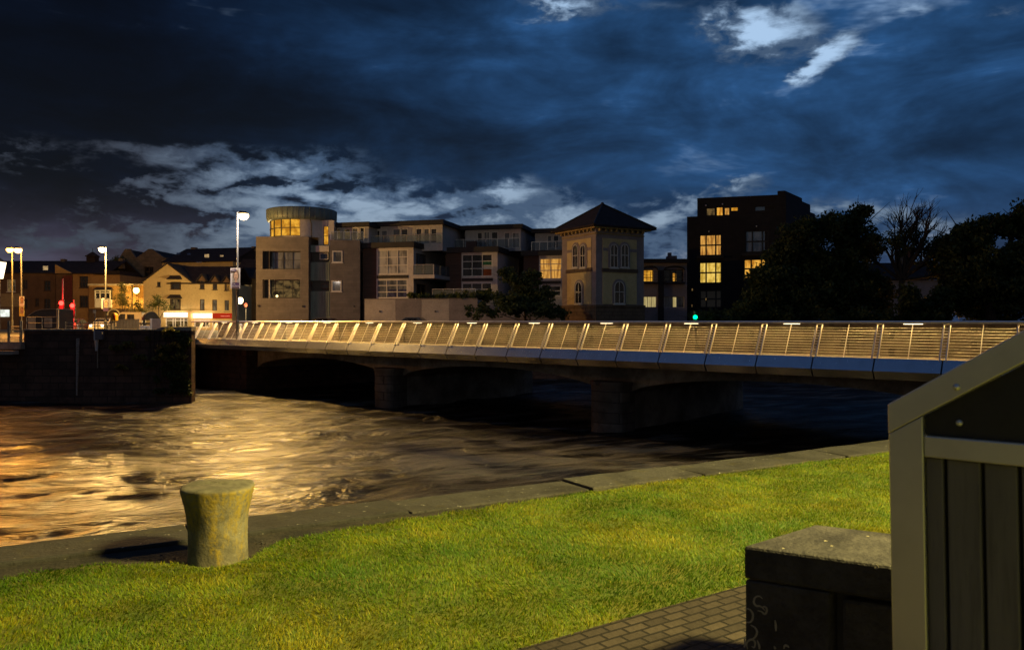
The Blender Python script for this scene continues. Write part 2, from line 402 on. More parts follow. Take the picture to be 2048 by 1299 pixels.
# ------------------------------------------------------------------ materials of the setting
M = {}
M['soil'] = mat('soil', (.040, .033, .022), (.014, .012, .008), 5, .95, bump=1.)
M['kerb'] = kerbmat()
M['street'] = mat('asphalt', (.06, .058, .055), (.04, .04, .04), 1, .75, bump=.3)
M['paver'] = brickmat('brick_paving', (.066, .052, .040), (.036, .029, .024), (.010, .009, .008), .135, .068, .008, .8, (0, 0, -R(34)), 1.0, .5, 'xy')
M['quay'] = brickmat('quay_masonry', (.17, .10, .075), (.09, .06, .048), (.045, .034, .03), .9, .38, .02, .85, bump=1.0, vary=.75)
M['pierstone'] = brickmat('pier_stone', (.24, .20, .155), (.13, .11, .085), (.07, .06, .05), .85, .42, .02, .9, bump=1.2, vary=.7)
M['conc'] = mat('weathered_concrete', (.44, .39, .32), (.18, .155, .125), .7, .9, bump=.9, bscale=9)
M['parapet'] = brickmat('parapet_stone', (.21, .17, .13), (.12, .10, .075), (.07, .058, .045), .8, .30, .018, .85, bump=1.2, vary=.85)
M['walk'] = mat('walkway_floor', (.25, .22, .18), (.18, .16, .13), 2, .6, bump=.2)

# brushed stainless steel: streaked along z
def steelmat(name, c, rough, dirt=.3, aniso=.0, stretch=(8, 8, .6)):
    m, t = newmat(name)
    co = t.n('ShaderNodeTexCoord').outputs['Object']
    st = t.noise(t.mapping(co, scale=stretch), 3., 5, .6); sm = t.noise(co, 2.2, 5, .6)
    col = t.mix(t.m('MULTIPLY', t.sstep(sm, .4, .75), dirt), c, tuple(x * .45 for x in c))
    b = t.n('ShaderNodeBsdfPrincipled', Base_Color=col, Metallic=.95)
    t.set(b.inputs['Roughness'], t.m('ADD', rough, t.m('MULTIPLY', t.m('SUBTRACT', st, .5), .16)))
    b.inputs['Anisotropic'].default_value = aniso
    bp = t.n('ShaderNodeBump', Strength=.06, Distance=.01); t.set(bp.inputs['Height'], st); t.set(b.inputs['Normal'], bp)
    finish(t, b); return m
M['fascia'] = steelmat('fascia_steel', (.62, .63, .66), .24, .25)
M['rail'] = steelmat('rail_steel', (.84, .82, .78), .52, .25)
M['cable'] = steelmat('cable_steel', (.80, .77, .72), .58, .1)
M['ledstrip'] = emat('led_strip', (1., .80, .46), 3.)

# ------------------------------------------------------------------ ground of the two banks
g = MB(); g.poly([K(-60, -.1, -.004), K(-60, -60, -.004), K(60, -60, -.004), K(60, -.1, -.004)])
tag(g.build('ground', M['soil']), kind='structure')
# far bank: one sheet that runs out to the horizon
FB = [(-600, 43.3), (-17.9, 43.3), (B(23.7).x - .4, B(23.7).y), (B(24, 12.6).x, B(24, 12.6).y), (2, 60.5), (40, 59), (900, 58), (2600, 2600), (-2600, 2600)]
g = MB(); g.poly([(x, y, DECK) for x, y in FB]); tag(g.build('street', M['street']), kind='structure')

# ------------------------------------------------------------------ kerb stones along the near quay
kb = MB(); s = -9.
rr = random.Random(3)
while s < 24:
    l = rr.uniform(1.3, 2.2); w0 = -.43 - rr.uniform(0, .06); dz0 = rr.uniform(-.012, .012); k = .013
    jag = [rr.uniform(-.015, .015) for _ in range(4)]
    n = 6
    base = [K(s + k, w0 + jag[0], -.3)] + [K(s + l - k, w0 + jag[1], -.3)] + [K(s + l - k - l * q / n, .0 + rr.uniform(-.012, .012), -.3) for q in range(n + 1)]
    top = [Vector((p.x, p.y, .022 + dz0 + rr.uniform(-.004, .004))) for p in base]
    kb.prism(base, top); s += l
tag(kb.build('kerb', M['kerb'], bevel=.012), kind='structure')
qw = MB(); qw.prism([K(-40, -.5, WZ - 1.5), K(30, -.5, WZ - 1.5), K(30, -.05, WZ - 1.5), K(-40, -.05, WZ - 1.5)], [K(-40, -.5, -.302), K(30, -.5, -.302), K(30, -.05, -.302), K(-40, -.05, -.302)])
tag(qw.build('near_quay_wall', M['quay']), 'stone quay wall under the kerb on the near bank, mostly hidden', 'quay wall', kind='structure')

# ------------------------------------------------------------------ lawn and paving
def ground_pt(px, py, z=0.):
    Y = F * (EYE - z) / (py - HY); return Vector(((px - CX) / F * Y, Y, z))
lawn_in = [(0, 1157), (180, 1131), (330, 1126), (440, 1131), (500, 1118), (560, 1082), (700, 1058), (900, 1026), (1130, 992), (1400, 953), (1770, 906)]
LI = [ground_pt(*p) for p in lawn_in]
LI = [LI[0] - KD * 3] + LI + [LI[-1] + KD * 9]
pv = [ground_pt(1040, 1299), ground_pt(1250, 1238), ground_pt(1487, 1172)]
PVD = (pv[2] - pv[0]).normalized()
PV = [pv[0] - PVD * 4] + pv + [pv[2] + PVD * 3, pv[2] + PVD * 12]
lw = MB(); lw.poly([(p.x, p.y, .004) for p in LI] + [(p.x, p.y, .004) for p in reversed(PV)])
m, t = newmat('turf'); co = t.n('ShaderNodeTexCoord').outputs['Object']
col = t.mix(t.sstep(t.noise(co, 5, 5, .6), .35, .65), (.060, .085, .004), (.10, .10, .006))
b = t.n('ShaderNodeBsdfPrincipled', Base_Color=col, Roughness=.95); finish(t, b); M['turf'] = m
tag(lw.build('turf', M['turf']), kind='structure')
pn = Vector((PVD.y, -PVD.x, 0))
tb_ = MB(); tb_.poly([(p.x, p.y, .004) for p in (PV[0] + pn * 2.7 - PVD * 8, PV[0] + pn * 16 - PVD * 8, PV[-1] + pn * 16, PV[-1] + pn * 2.7)]); tag(tb_.build('turf', M['turf']), kind='structure')  # unseen turf past the path, added to bounce lamp light onto the bin
pm = MB(); pm.poly([(p.x, p.y, .008) for p in PV] + [(p.x, p.y, .008) for p in (PV[-1] + pn * 2.7, PV[0] + pn * 2.7)])
tag(pm.build('brick_paving', M['paver']), kind='structure')

def inside_lawn(X, Y):
    """between the ragged kerb side and the paving"""
    a = np.array([(p.x, p.y) for p in LI]); c = np.array([(p.x, p.y) for p in PV])
    up = np.interp(X, a[:, 0], a[:, 1]); dn = np.interp(X, c[:, 0], c[:, 1])
    up = up + (fbm(X * 6, Y * 6, 3, 91) - .5) * .16
    return (Y < up) & (Y > dn)
def vnoise(x, y, seed=0):
    xi = np.floor(x).astype(np.int64); yi = np.floor(y).astype(np.int64); xf = x - xi; yf = y - yi
    def h(a, b):
        n = (a * 374761393 + b * 668265263 + seed * 974711) & 0x7fffffff
        n = ((n ^ (n >> 13)) * 1274126177) & 0x7fffffff
        return ((n ^ (n >> 16)) & 0xffff) / 65535.
    u = xf * xf * xf * (xf * (xf * 6 - 15) + 10); v = yf * yf * yf * (yf * (yf * 6 - 15) + 10)
    return (h(xi, yi) * (1 - u) + h(xi + 1, yi) * u) * (1 - v) + (h(xi, yi + 1) * (1 - u) + h(xi + 1, yi + 1) * u) * v
def fbm(x, y, oct=4, seed=0, gain=.5):
    s = 0; a = 1; tot = 0
    for o in range(oct):
        s = s + a * vnoise(x * 2 ** o + 17.3 * o, y * 2 ** o - 9.1 * o, seed + o); tot += a; a *= gain
    return s / tot
N = 1150000
q = RNG.random((N, 2)); X = -4.6 + q[:, 0] * 11.6; Y = 3.1 + q[:, 1] * 8.4
keep = inside_lawn(X, Y + RNG.normal(0, .012, N)) & (np.abs(X) < .70 * Y + .4)
keep &= RNG.random(N) < np.clip(1.18 - (Y - 3.2) / 9., .35, 1)
keep &= ((X + 1.86) ** 2 + (Y - 4.92) ** 2) > .19 ** 2
X, Y = X[keep], Y[keep]; n = len(X)
patch = fbm(X * 1.1, Y * 1.1, 4, 5); tuft = fbm(X * 7, Y * 7, 3, 11)
hgt = (.010 + .012 * tuft + .008 * RNG.random(n)) * (1 + .35 * (RNG.random(n) < .05)); wid = .0013 + .0012 * RNG.random(n)
ang = RNG.random(n) * 2 * np.pi; lean = RNG.normal(0, .45, (n, 2)) * hgt[:, None]
lean[:, 0] += (fbm(X * 3, Y * 3, 2, 31) - .5) * .05; lean[:, 1] += (fbm(X * 3, Y * 3, 2, 37) - .5) * .05
sx, sy = np.cos(ang) * wid, np.sin(ang) * wid
V = np.zeros((n, 5, 3), np.float32)
for k, (sg, f, w) in enumerate(((-1, 0, 1), (1, 0, 1), (1, .55, .75), (-1, .55, .75), (0, 1, 0))):
    V[:, k, 0] = X + sg * sx * w + lean[:, 0] * f ** 1.6; V[:, k, 1] = Y + sg * sy * w + lean[:, 1] * f ** 1.6; V[:, k, 2] = .002 + hgt * f
i0 = np.arange(n)[:, None] * 5
FC = np.concatenate([i0 + np.array([0, 1, 2]), i0 + np.array([0, 2, 3]), i0 + np.array([3, 2, 4])])
tone = np.clip(.28 + 1.4 * (patch - .5) + .5 * (tuft - .5) + RNG.normal(0, .17, n) + .5 * (RNG.random(n) < .07), 0, 1)
m, t = newmat('grass_blade'); at = t.n('ShaderNodeAttribute'); at.attribute_name = 'tone'
col = t.mix(t.sstep(at.outputs['Fac'], 0., .45), (.050, .120, .003), (.125, .185, .003)); col = t.mix(t.sstep(at.outputs['Fac'], .45, 1.), col, (.27, .235, .008))
b = t.n('ShaderNodeBsdfPrincipled', Base_Color=col, Roughness=.55); b.inputs['Specular IOR Level'].default_value = .25
tr = t.n('ShaderNodeBsdfTranslucent'); t.set(tr.inputs[0], col)
mx = t.n('ShaderNodeMixShader'); mx.inputs[0].default_value = .3; t.t.links.new(b.outputs[0], mx.inputs[1]); t.t.links.new(tr.outputs[0], mx.inputs[2]); finish(t, mx); M['blade'] = m
gr = mesh_np('lawn_grass', V.reshape(-1, 3), FC, m, attr=np.repeat(tone, 5))
tag(gr, 'short mown yellow-green grass of the lawn between kerb and brick paving', 'grass', kind='stuff')

# ------------------------------------------------------------------ river: fast broken water, long smooth standing waves combed along the flow
gx = np.arange(-62, 62.01, .16); gy = np.arange(3.0, 76.01, .16)
GX, GY = np.meshgrid(gx, gy)
wa = GX * .93 + GY * .36; wb = -GX * .36 + GY * .93
warp = (fbm(wa / 5, wb / 5, 2, 71) - .5) * 1.8; wb2 = wb + warp
r1 = fbm(wa / 3.6, wb2 / 1.5, 3, 41, .45); r2 = fbm(wa / 1.7, wb2 / .85, 4, 51, .5); st = fbm(wa / 2.6, wb2 / .22, 2, 61)
calm = np.clip((GX + 2) / 14, 0, 1) * .55
H = (.23 * (r1 - .5) + .20 * (r2 - .5) + .03 * (st - .5)) * (1 - calm)
ridge = np.abs(2 * fbm(wa / 4.4, wb2 / 2.6, 2, 81) - 1); H += .04 * (0.35 - ridge) * (1 - calm)
V = np.stack([GX, GY, WZ + H], -1).reshape(-1, 3)
ny, nx = GX.shape; idx = np.arange(ny * nx).reshape(ny, nx)
FC = np.stack([idx[:-1, :-1], idx[:-1, 1:], idx[1:, 1:], idx[1:, :-1]], -1).reshape(-1, 4)
m, t = newmat('river_water'); co = t.n('ShaderNodeTexCoord').outputs['Object']
rot = t.mapping(co, rot=(0, 0, -R(21)))
s1 = t.noise(t.mapping(rot, scale=(.38, 3.4, 1)), 1., 5, .6, .4); s2 = t.noise(t.mapping(rot, scale=(.9, 15., 1)), 1., 4, .6, .3)
fo = t.noise(t.mapping(rot, scale=(.35, .9, 1)), 1., 5, .6, .6)
rm = t.n('ShaderNodeMapping'); rm.vector_type = 'TEXTURE'; t.set(rm.inputs['Vector'], co); rm.inputs['Location'].default_value = (-2.2, 25.6, 0); rm.inputs['Rotation'].default_value = (0, 0, R(12)); rm.inputs['Scale'].default_value = (11, 5, 50)
rg = t.n('ShaderNodeTexGradient'); rg.gradient_type = 'SPHERICAL'; t.set(rg.inputs[0], rm)
foam = t.m('MULTIPLY', t.sstep(t.m('ADD', t.m('MULTIPLY_ADD', rg.outputs['Fac'], .22, fo), t.m('MULTIPLY', t.m('SUBTRACT', s1, .5), .6)), .50, .72), .42)
col = t.mix(foam, (.010, .008, .006), (.34, .32, .28))
b = t.n('ShaderNodeBsdfPrincipled', Base_Color=col, IOR=1.33)
t.set(b.inputs['Roughness'], t.m('ADD', .25, t.m('MULTIPLY', s1, .14))); t.set(b.inputs['Specular IOR Level'], t.sstep(t.m('ADD', fo, t.m('MULTIPLY', t.m('SUBTRACT', s1, .5), .5)), .34, .64, .18, 1.))
lump = t.noise(t.mapping(rot, scale=(.42, .95, 1)), 1., 4, .55, .6); b0 = t.n('ShaderNodeBump', Strength=.9, Distance=.8); t.set(b0.inputs['Height'], lump)
bp = t.n('ShaderNodeBump', Strength=1., Distance=.13); t.set(bp.inputs['Normal'], b0); t.set(bp.inputs['Height'], t.m('ADD', t.m('MULTIPLY', s1, .8), t.m('MULTIPLY', s2, .55))); t.set(b.inputs['Normal'], bp)
finish(t, b); M['water'] = m
tag(mesh_np('river_water', V, FC, m, smooth=True), kind='structure')

# ------------------------------------------------------------------ far quay wall
def quay_mesh(pts, top, thick, wz=WZ - 1.2):
    mb = MB()
    for (a, b) in zip(pts[:-1], pts[1:]):
        a = Vector((*a, 0)); b = Vector((*b, 0)); d = (b - a).normalized(); nn = Vector((-d.y, d.x, 0)) * thick
        mb.prism([(a.x, a.y, wz), (b.x, b.y, wz), (b.x + nn.x, b.y + nn.y, wz), (a.x + nn.x, a.y + nn.y, wz)],
                 [(a.x, a.y, top), (b.x, b.y, top), (b.x + nn.x, b.y + nn.y, top), (a.x + nn.x, a.y + nn.y, top)])
    return mb
QY = 43.0
qx = lambda px: (px - CX) / F * QY
zq = lambda py: EYE + (HY - py) / F * QY
qt = thing('quay_wall', 'dark overgrown stone quay wall with pale coping across the river, left of the bridge', 'quay wall', (qx(200), QY, WZ))
mb = MB()
mb.box(qx(48), qx(383), QY, QY + .5, WZ - 1, zq(661))
mb.box(-60, qx(48), QY, QY + .5, WZ - 1, DECK - .0)
e = B(23.7)
for (a, b2) in (((qx(383), QY + .5), (e.x - .4, e.y)),):
    mb.prism([(a[0] - .5, a[1], WZ - 1), (a[0], a[1], WZ - 1), (b2[0], b2[1], WZ - 1), (b2[0] - .5, b2[1], WZ - 1)], [(a[0] - .5, a[1], zq(656)), (a[0], a[1], zq(656)), (b2[0], b2[1], zq(656)), (b2[0] - .5, b2[1], zq(656))])
mb.build('masonry', M['quay'], qt)
M['coping'] = mat('pale_coping', (.42, .37, .30), (.25, .22, .18), 2, .8, bump=.4)
mb = MB()
mb.box(qx(47), qx(187), QY - .06, QY + .58, zq(661) + .003, zq(657.5))
mb.box(qx(204.5), qx(312), QY - .06, QY + .58, zq(661) + .003, zq(658))
n = 8; base = []; 
for i in range(n + 1):
    f = i / n; s_ = f * f * (3 - 2 * f); base.append((qx(312 + 16 * f), zq(658 - 5 * s_)))
for (a, b2) in zip(base[:-1], base[1:]):
    mb.hexa([(a[0], QY - .06, zq(661)), (b2[0], QY - .06, zq(661)), (b2[0], QY + .58, zq(661)), (a[0], QY + .58, zq(661)), (a[0], QY - .06, a[1]), (b2[0], QY - .06, b2[1]), (b2[0], QY + .58, b2[1]), (a[0], QY + .58, a[1])])
mb.box(qx(328), qx(384), QY - .06, QY + .58, zq(661) + .002, zq(653))
mb.build('coping', M['coping'], qt)
mb = MB(); mb.box(-30, qx(50), QY - .35, QY - .003, DECK - .35, DECK + .05); mb.box(qx(2), qx(46), QY - .9, QY - .353, DECK - .62, DECK - .42)
mb.build('ledge', M['coping'], qt)
# upstream bank wall behind the bridge
fw = quay_mesh([(B(24, 12.8).x, B(24, 12.8).y), (2, 60.5), (40, 59), (120, 58)], DECK + .9, .45)
tag(fw.build('bank_wall', M['quay']), 'low dark stone river wall along the far bank behind the bridge', 'river wall')

# ------------------------------------------------------------------ the bridge
br = thing('bridge', 'concrete arch bridge with stainless steel footway railing lit by lamps under its handrail', 'bridge', B(10, 6, WZ))
I0, I1 = -8, 25.
def bprism(prof, i0=I0, i1=I1, mb=None):
    """profile [(w, z)] swept along the bridge"""
    return (mb or MB()).prism([B(i0, w, z) for w, z in prof], [B(i1, w, z) for w, z in prof])
bprism([(.12, DECK - .16), (.12, DECK), (2.75, DECK), (2.75, DECK - .16)]).build('footway', M['walk'], br)
bprism([(3.05, DECK - .35), (3.05, DECK + .1), (12.4, DECK + .1), (12.4, DECK - .35)]).build('road_deck', M['street'], br)
# old stone parapet between footway and road: panels between shallow piers
mb = MB(); bprism([(2.752, DECK - .4), (2.752, DECK + 1.0), (3.047, DECK + 1.0), (3.047, DECK - .4)], mb=mb)
par = mb.build('parapet', M['parapet'], br)
mb = MB(); bprism([(2.69, DECK + 1.003), (2.69, DECK + 1.12), (3.11, DECK + 1.12), (3.11, DECK + 1.003)], mb=mb); mb.build('coping', M['parapet'], par)
for i in np.arange(-7.3, 24.5, 3.1): bprism([(2.64, DECK), (2.64, DECK + 1.0), (2.7499, DECK + 1.0), (2.7499, DECK)], i - .12, i + .12).build('pilaster', M['parapet'], par)
mb = MB(); bprism([(12.1, DECK + .1), (12.1, DECK + 1.1), (12.4, DECK + 1.1), (12.4, DECK + .1)], mb=mb); mb.build('parapet', M['parapet'], br)
# arches: a solid spandrel cut by a segmental soffit between piers 14 m apart
SPR = EYE - 2.95; CRN = EYE - 2.16
PI_ = [-.84 - 7.38, -.84, 6.54, 13.92, 21.3]
def arch(i0, i1, w0, w1, half=.32):
    mb = MB(); n = 22; a = i0 + half; b = i1 - half; top = DECK - .17; pts = []
    for k in range(n + 1):
        f = k / n; x = 2 * f - 1; pts.append((a + (b - a) * f, SPR + (CRN - SPR) * math.sqrt(max(0, 1 - x * x)) ** 1.25))
    for (p0, q0), (p1, q1) in zip(pts[:-1], pts[1:]):
        mb.hexa([B(p0, w0, q0), B(p1, w0, q1), B(p1, w1, q1), B(p0, w1, q0), B(p0, w0, top), B(p1, w0, top), B(p1, w1, top), B(p0, w1, top)])
    return mb
for a, b in zip(PI_[:-1], PI_[1:]):
    arch(a, b, 1.35, 12.2).build('arch', M['conc'], br)
for i in PI_[:-1]:
    mb = MB()
    bprism([(1.35, WZ - 1), (1.35, DECK - .172), (12.2, DECK - .172), (12.2, WZ - 1)], i - .32, i + .32, mb)
    pr = mb.build('pier', M['conc'], br)
    # rounded cutwater that stops short of the deck
    loop = [(-.42, 1.6)] + [(-.42 * math.cos(a_), .95 - .5 * math.sin(a_) ** .7) for a_ in np.linspace(0, math.pi, 11)] + [(.42, 1.6)]
    zt = EYE - 2.62
    mb = MB().prism([B(i + u, w, WZ - 1) for u, w in loop], [B(i + u, w, zt) for u, w in loop])
    loop2 = [(u * 1.08, .95 + (w - .95) * 1.06) for u, w in loop]
    mb.prism([B(i + u, w, zt + .003) for u, w in loop2], [B(i + u, w, zt + .16) for u, w in loop2])
    mb.build('cutwater', M['pierstone'], pr)
mb = MB(); bprism([(.9, WZ - 1), (.9, DECK - .2), (12.6, DECK - .2), (12.6, WZ - 1)], PI_[-1] - .0, 26.5, mb); mb.build('abutment', M['quay'], br)
# steel fascia under the railing, one folded panel per bay
prof = [(.10, DECK + .03), (.02, DECK + .03), (-.20, DECK - .36), (-.02, DECK - .62), (.35, DECK - .66), (.35, DECK - .2)]
for i in range(I0, 25):
    bprism(prof, i + .012, i + .988).build('fascia_panel', M['fascia'], br)
mb = MB(); prof2 = [(w + .05, z - .004) for w, z in prof[:4]] + [(.3, DECK - .55), (.3, DECK - .3)]
bprism(prof2, I0, 25, mb); M['joint'] = mat('dark_joint', (.05, .05, .05), rough=.5); mb.build('fascia_backing', M['joint'], br)
# railing leaning inwards
LEAN = .60; RH = 1.10
hr = MB(); hp = [(-.10 + LEAN, EYE - .075), (-.11 + LEAN, EYE - .02), (-.06 + LEAN, EYE + .012), (.09 + LEAN, EYE + .012), (.12 + LEAN, EYE - .03), (.09 + LEAN, EYE - .075)]
bprism(hp, I0, 24.8, hr)
hro = hr.build('handrail', M['rail'], br)
zb, zt = DECK + .03, EYE - .075
def rp(i, f, off=0.): return B(i, .03 + (LEAN - .03) * f + off, zb + (zt - zb) * f)
for i in range(I0, 25):
    po = MB()
    for s_ in (-.045, .045):
        a, b = rp(i + s_, -.02), rp(i + s_, 1.0); k = BD * .016; w1 = BN * .055
        po.hexa([a - k - w1, a + k - w1, a + k + w1, a - k + w1, b - k - w1 * .7, b + k - w1 * .7, b + k + w1 * .7, b - k + w1 * .7])
    # rounded cap and the tabs that carry the cables
    po.tube([rp(i - .045, 1.0), rp(i + .045, 1.0)], .03, 8)
    for c in range(11): 
        p = rp(i, (c + .6) / 12.2); po.tube([p - BD * .075, p + BD * .075], .014, 6)
    po.build('post', M['rail'], hro)
    ro = MB().tube([rp(i + .5, 0), rp(i + .5, .985)], .014, 6); ro.build('rod', M['rail'], hro)
for c in range(11):
    MB().tube([rp(I0, (c + .6) / 12.2), rp(24.8, (c + .6) / 12.2)], .0062, 5).build('cable', M['cable'], hro)
brot = math.atan2(BD.y, BD.x)
for i in np.arange(-5.5, 24, 2.0):
    p = B(i, LEAN + .02, EYE - .082); mb = MB()
    bprism([(LEAN - .03, EYE - .10), (LEAN - .03, EYE - .0765), (LEAN + .07, EYE - .0765), (LEAN + .07, EYE - .10)], i - .14, i + .14, mb)
    mb.build('lamp', M['ledstrip'], hro)
for i in np.arange(-6.5, 24.6, 1.0): area(B(i, LEAN + .105, EYE - .12), None, (1., .61, .17), 46., 1.85, .03, brot)
# ------------------------------------------------------------------ building materials
GZ = DECK          # street level on the far bank
M['greyconc'] = brickmat('grey_block_cladding', (.195, .178, .172), (.155, .142, .138), (.11, .102, .10), 1.2, .3, .008, .85, bump=.25, vary=.35)
M['copper'] = mat('patinated_copper', (.15, .20, .19), (.11, .13, .125), 1.2, .55, metal=.2, bump=.2, stretch=(3, 3, .4))
M['render'] = mat('off_white_render', (.50, .47, .46), (.41, .39, .375), .6, .9, bump=.1)
M['brownclad'] = mat('brown_timber_cladding', (.085, .045, .035), (.05, .03, .025), 1, .8, bump=.3, stretch=(.4, .4, 6))
M['darkroof'] = mat('dark_flat_roof', (.022, .021, .022), (.014, .014, .015), 1, .7, bump=.1)
M['slate'] = brickmat('roof_slate', (.050, .038, .036), (.032, .025, .025), (.015, .012, .012), .35, .22, .012, .95, bump=.4, vary=.5)
M['whiteframe'] = mat('white_window_frame', (.62, .60, .57), (.52, .50, .47), 2, .5, bump=0)
M['darkframe'] = mat('dark_window_frame', (.030, .028, .027), (.02, .02, .02), 2, .5, bump=0)
M['brownframe'] = mat('brown_window_frame', (.06, .035, .022), (.035, .022, .015), 2, .6, bump=0)
def glassmat(name, c, rough=.06):
    m, t = newmat(name); co = t.n('ShaderNodeTexCoord').outputs['Object']
    col = t.mix(t.sstep(t.noise(t.mapping(co, scale=(1, 1, .35)), 1.6, 4, .6), .4, .65), c, tuple(x * .35 for x in c))
    b = t.n('ShaderNodeBsdfPrincipled', Base_Color=col, Roughness=rough); b.inputs['Specular IOR Level'].default_value = .7
    bp = t.n('ShaderNodeBump', Strength=.05, Distance=.05); t.set(bp.inputs['Height'], t.noise(co, .8, 2)); t.set(b.inputs['Normal'], bp)
    finish(t, b); return m
M['glass'] = glassmat('dark_window_glass', (.035, .035, .04))
M['blind'] = glassmat('window_with_pale_blind', (.42, .42, .42))
M['glassgrey'] = glassmat('grey_curtained_window', (.16, .17, .19))
def litmat(name, c1, c2, s, scale=1.4, st=(2.2, 2.2, .5)): return emat(name, c1, s, c2, scale, st)
M['lit'] = litmat('lit_room', (1., .50, .07), (.48, .18, .015), .85)
M['litgold'] = litmat('lit_room_gold', (1., .50, .05), (.50, .20, .015), .9, 1.0, (1.2, 1.2, 1.0))
M['litwhite'] = litmat('lit_room_pale', (1., .68, .14), (.50, .30, .03), .9, 1.0, (1.6, 1.6, .8))
M['litdim'] = litmat('dim_lit_room', (.42, .26, .09), (.05, .035, .018), .34, 1.1, (1.5, 1.5, 1.5))
M['litcurt'] = litmat('lit_curtain', (.62, .50, .22), (.42, .32, .12), .75, 2.5, (4, 4, .2))
M['litsoft'] = litmat('lit_curtain_warm', (1., .50, .10), (.42, .17, .03), .7, 1.6, (3, 3, .4))
M['glassrail'] = None
m, t = newmat('balcony_glass'); b = t.n('ShaderNodeBsdfPrincipled', Base_Color=(.35, .40, .42, 1), Roughness=.08)
b.inputs['Transmission Weight'].default_value = 0; tr = t.n('ShaderNodeBsdfTransparent'); tr.inputs[0].default_value = (.82, .86, .86, 1)
mx = t.n('ShaderNodeMixShader'); mx.inputs[0].default_value = .22; t.t.links.new(tr.outputs[0], mx.inputs[1]); t.t.links.new(b.outputs[0], mx.inputs[2]); finish(t, mx); M['glassrail'] = m
M['steelpost'] = mat('balcony_steel', (.38, .38, .38), (.3, .3, .3), 3, .4, metal=.7, bump=0)

def balustrade(fr, u0, u1, z0, h, parent, d=0., n=4, name='balustrade'):
    mb = MB()
    fr.box(mb, u0, u1, z0 + h, z0 + h + .05, d - .03, d + .03)
    for k in range(n + 1):
        u = u0 + (u1 - u0) * k / n; fr.box(mb, u - .022, u + .022, z0, z0 + h, d - .02, d + .02)
    o = mb.build(name, M['steelpost'], parent)
    g = MB()
    for k in range(n):
        a = u0 + (u1 - u0) * k / n + .04; b = u0 + (u1 - u0) * (k + 1) / n - .04
        fr.box(g, a, b, z0 + .08, z0 + h - .06, d - .006, d + .006)
    g.build('glass', M['glassrail'], o)
    return o

# ================================================================== corner apartment building
f = FR.px(512, 80, 617, 80)
A = thing('corner_building', 'grey concrete apartment building with a lit round turret under a copper band', 'apartment building', f.pt(3, GZ))
ops = [f.rect(525, 601, 502, 538), f.rect(525, 600, 559, 596)]
mb = MB(); f.wall(mb, 0, f.u(617), GZ, f.z(560, 473), ops, back=9, rev=.7)
wl = mb.build('wall', M['greyconc'], A)
for k, (o, pm) in enumerate(zip(ops, ('glass', 'litdim'))):
    u0, u1, z0, z1 = o; us = u0 + (u1 - u0) * .19
    window(f, (us, u1 - .02, z0 + .02, z1 - .02), M['darkframe'], M[pm if k else 'glassgrey'], A, [.15, .40, .71], (.52,), .07, .5)
    mb = MB(); f.box(mb, us - .09, us - .01, z0 + .01, z1 - .01, -.66, -.02); mb.build('loggia_post', M['darkframe' if k == 0 else 'render'], A)
    mb = MB(); mb.poly([f.pt(u0 + .01, z0, -.68), f.pt(us, z0, -.68), f.pt(us, z1, -.68), f.pt(u0 + .01, z1, -.68)]); mb.build('loggia_back', M['darkframe'], A)
    b = f.rect(535, 541, 533, 537) if k == 0 else None
    if b:
        mb = MB(); f.box(mb, b[0], b[1], b[2], b[3], -.6, -.45); tag(mb.build('storage_box', M['whiteframe'], A))
fl = MB(); p = f.rect(549, 554, 588, 595); fl.ball(f.pt((p[0] + p[1]) / 2, (p[2] + p[3]) / 2, -.42), .13, 10); fl.build('table_lamp', emat('lamp_glow', (1., .72, .3), 3.), A)
# coping and the recessed middle with copper panels
f2 = FR.px(617, 80.9, 660, 80.9)
mb = MB(); zt = f2.z(640, 490)
cop = [f2.rect(617.5, 659, 504, 524), f2.rect(617.5, 659, 561, 582)]
f2.wall(mb, f2.u(616), f2.u(660), GZ, zt, [(f2.u(618), f2.u(658.5), c[2], c[3]) for c in cop], back=6, rev=.6)
mb.build('recessed_wall', M['copper'], A)
for c in cop:
    mb = MB(); mb.poly([f2.pt(f2.u(618), c[2], -.59), f2.pt(f2.u(658.5), c[2], -.59), f2.pt(f2.u(658.5), c[3], -.59), f2.pt(f2.u(618), c[3], -.59)]); mb.build('loggia_back', M['darkframe'], A)
mb = MB(); 
for k in range(9):
    u = f2.u(621 + k * 4.6)
    for c in ((524.5, 560), (583, 632)): f2.box(mb, u - .02, u + .02, f2.z(640, c[1]), f2.z(640, c[0]), .002, .045)
mb.build('copper_seams', M['copper'], A)
w = window(f2, f2.rect(640, 657, 506, 519), M['whiteframe'], M['glass'], A, 1, (), .05, -.1, name='open_window')
w = window(f2, f2.rect(641, 657, 567, 577), M['brownframe'], M['glass'], A, 1, (), .07, .2)
mb = MB(); f2.box(mb, f2.u(633), f2.u(659.5), f2.z(645, 504), f2.z(645, 492), -.5, .35); mb.build('planter_ledge', M['render'], A)
f3 = FR.px(660, 80, 724, 80.4)
ops = [f3.rect(664.5, 685, 501.5, 525), f3.rect(663, 683, 560.5, 583)]
mb = MB(); f3.wall(mb, f3.u(660), f3.u(720), GZ, f3.z(690, 480), ops, back=9, rev=.2); mb.build('side_wall', M['greyconc'], A)
for k, o in enumerate(ops): window(f3, o, M['whiteframe'], M['glassgrey'], A, 1, (), .11, -.02, .07)
balustrade(f3, f3.u(661), f3.u(727), f3.z(690, 480), .85, A, -.2, 5)
mb = MB()
for px_, py_ in ((517, 611), (606, 612), (709, 612)):
    f.box(mb, f.u(px_) - .08, f.u(px_) + .08, f.z(px_, py_) - .1, f.z(px_, py_) + .1, .002, .12)
mb.build('wall_light', M['darkframe'], A)
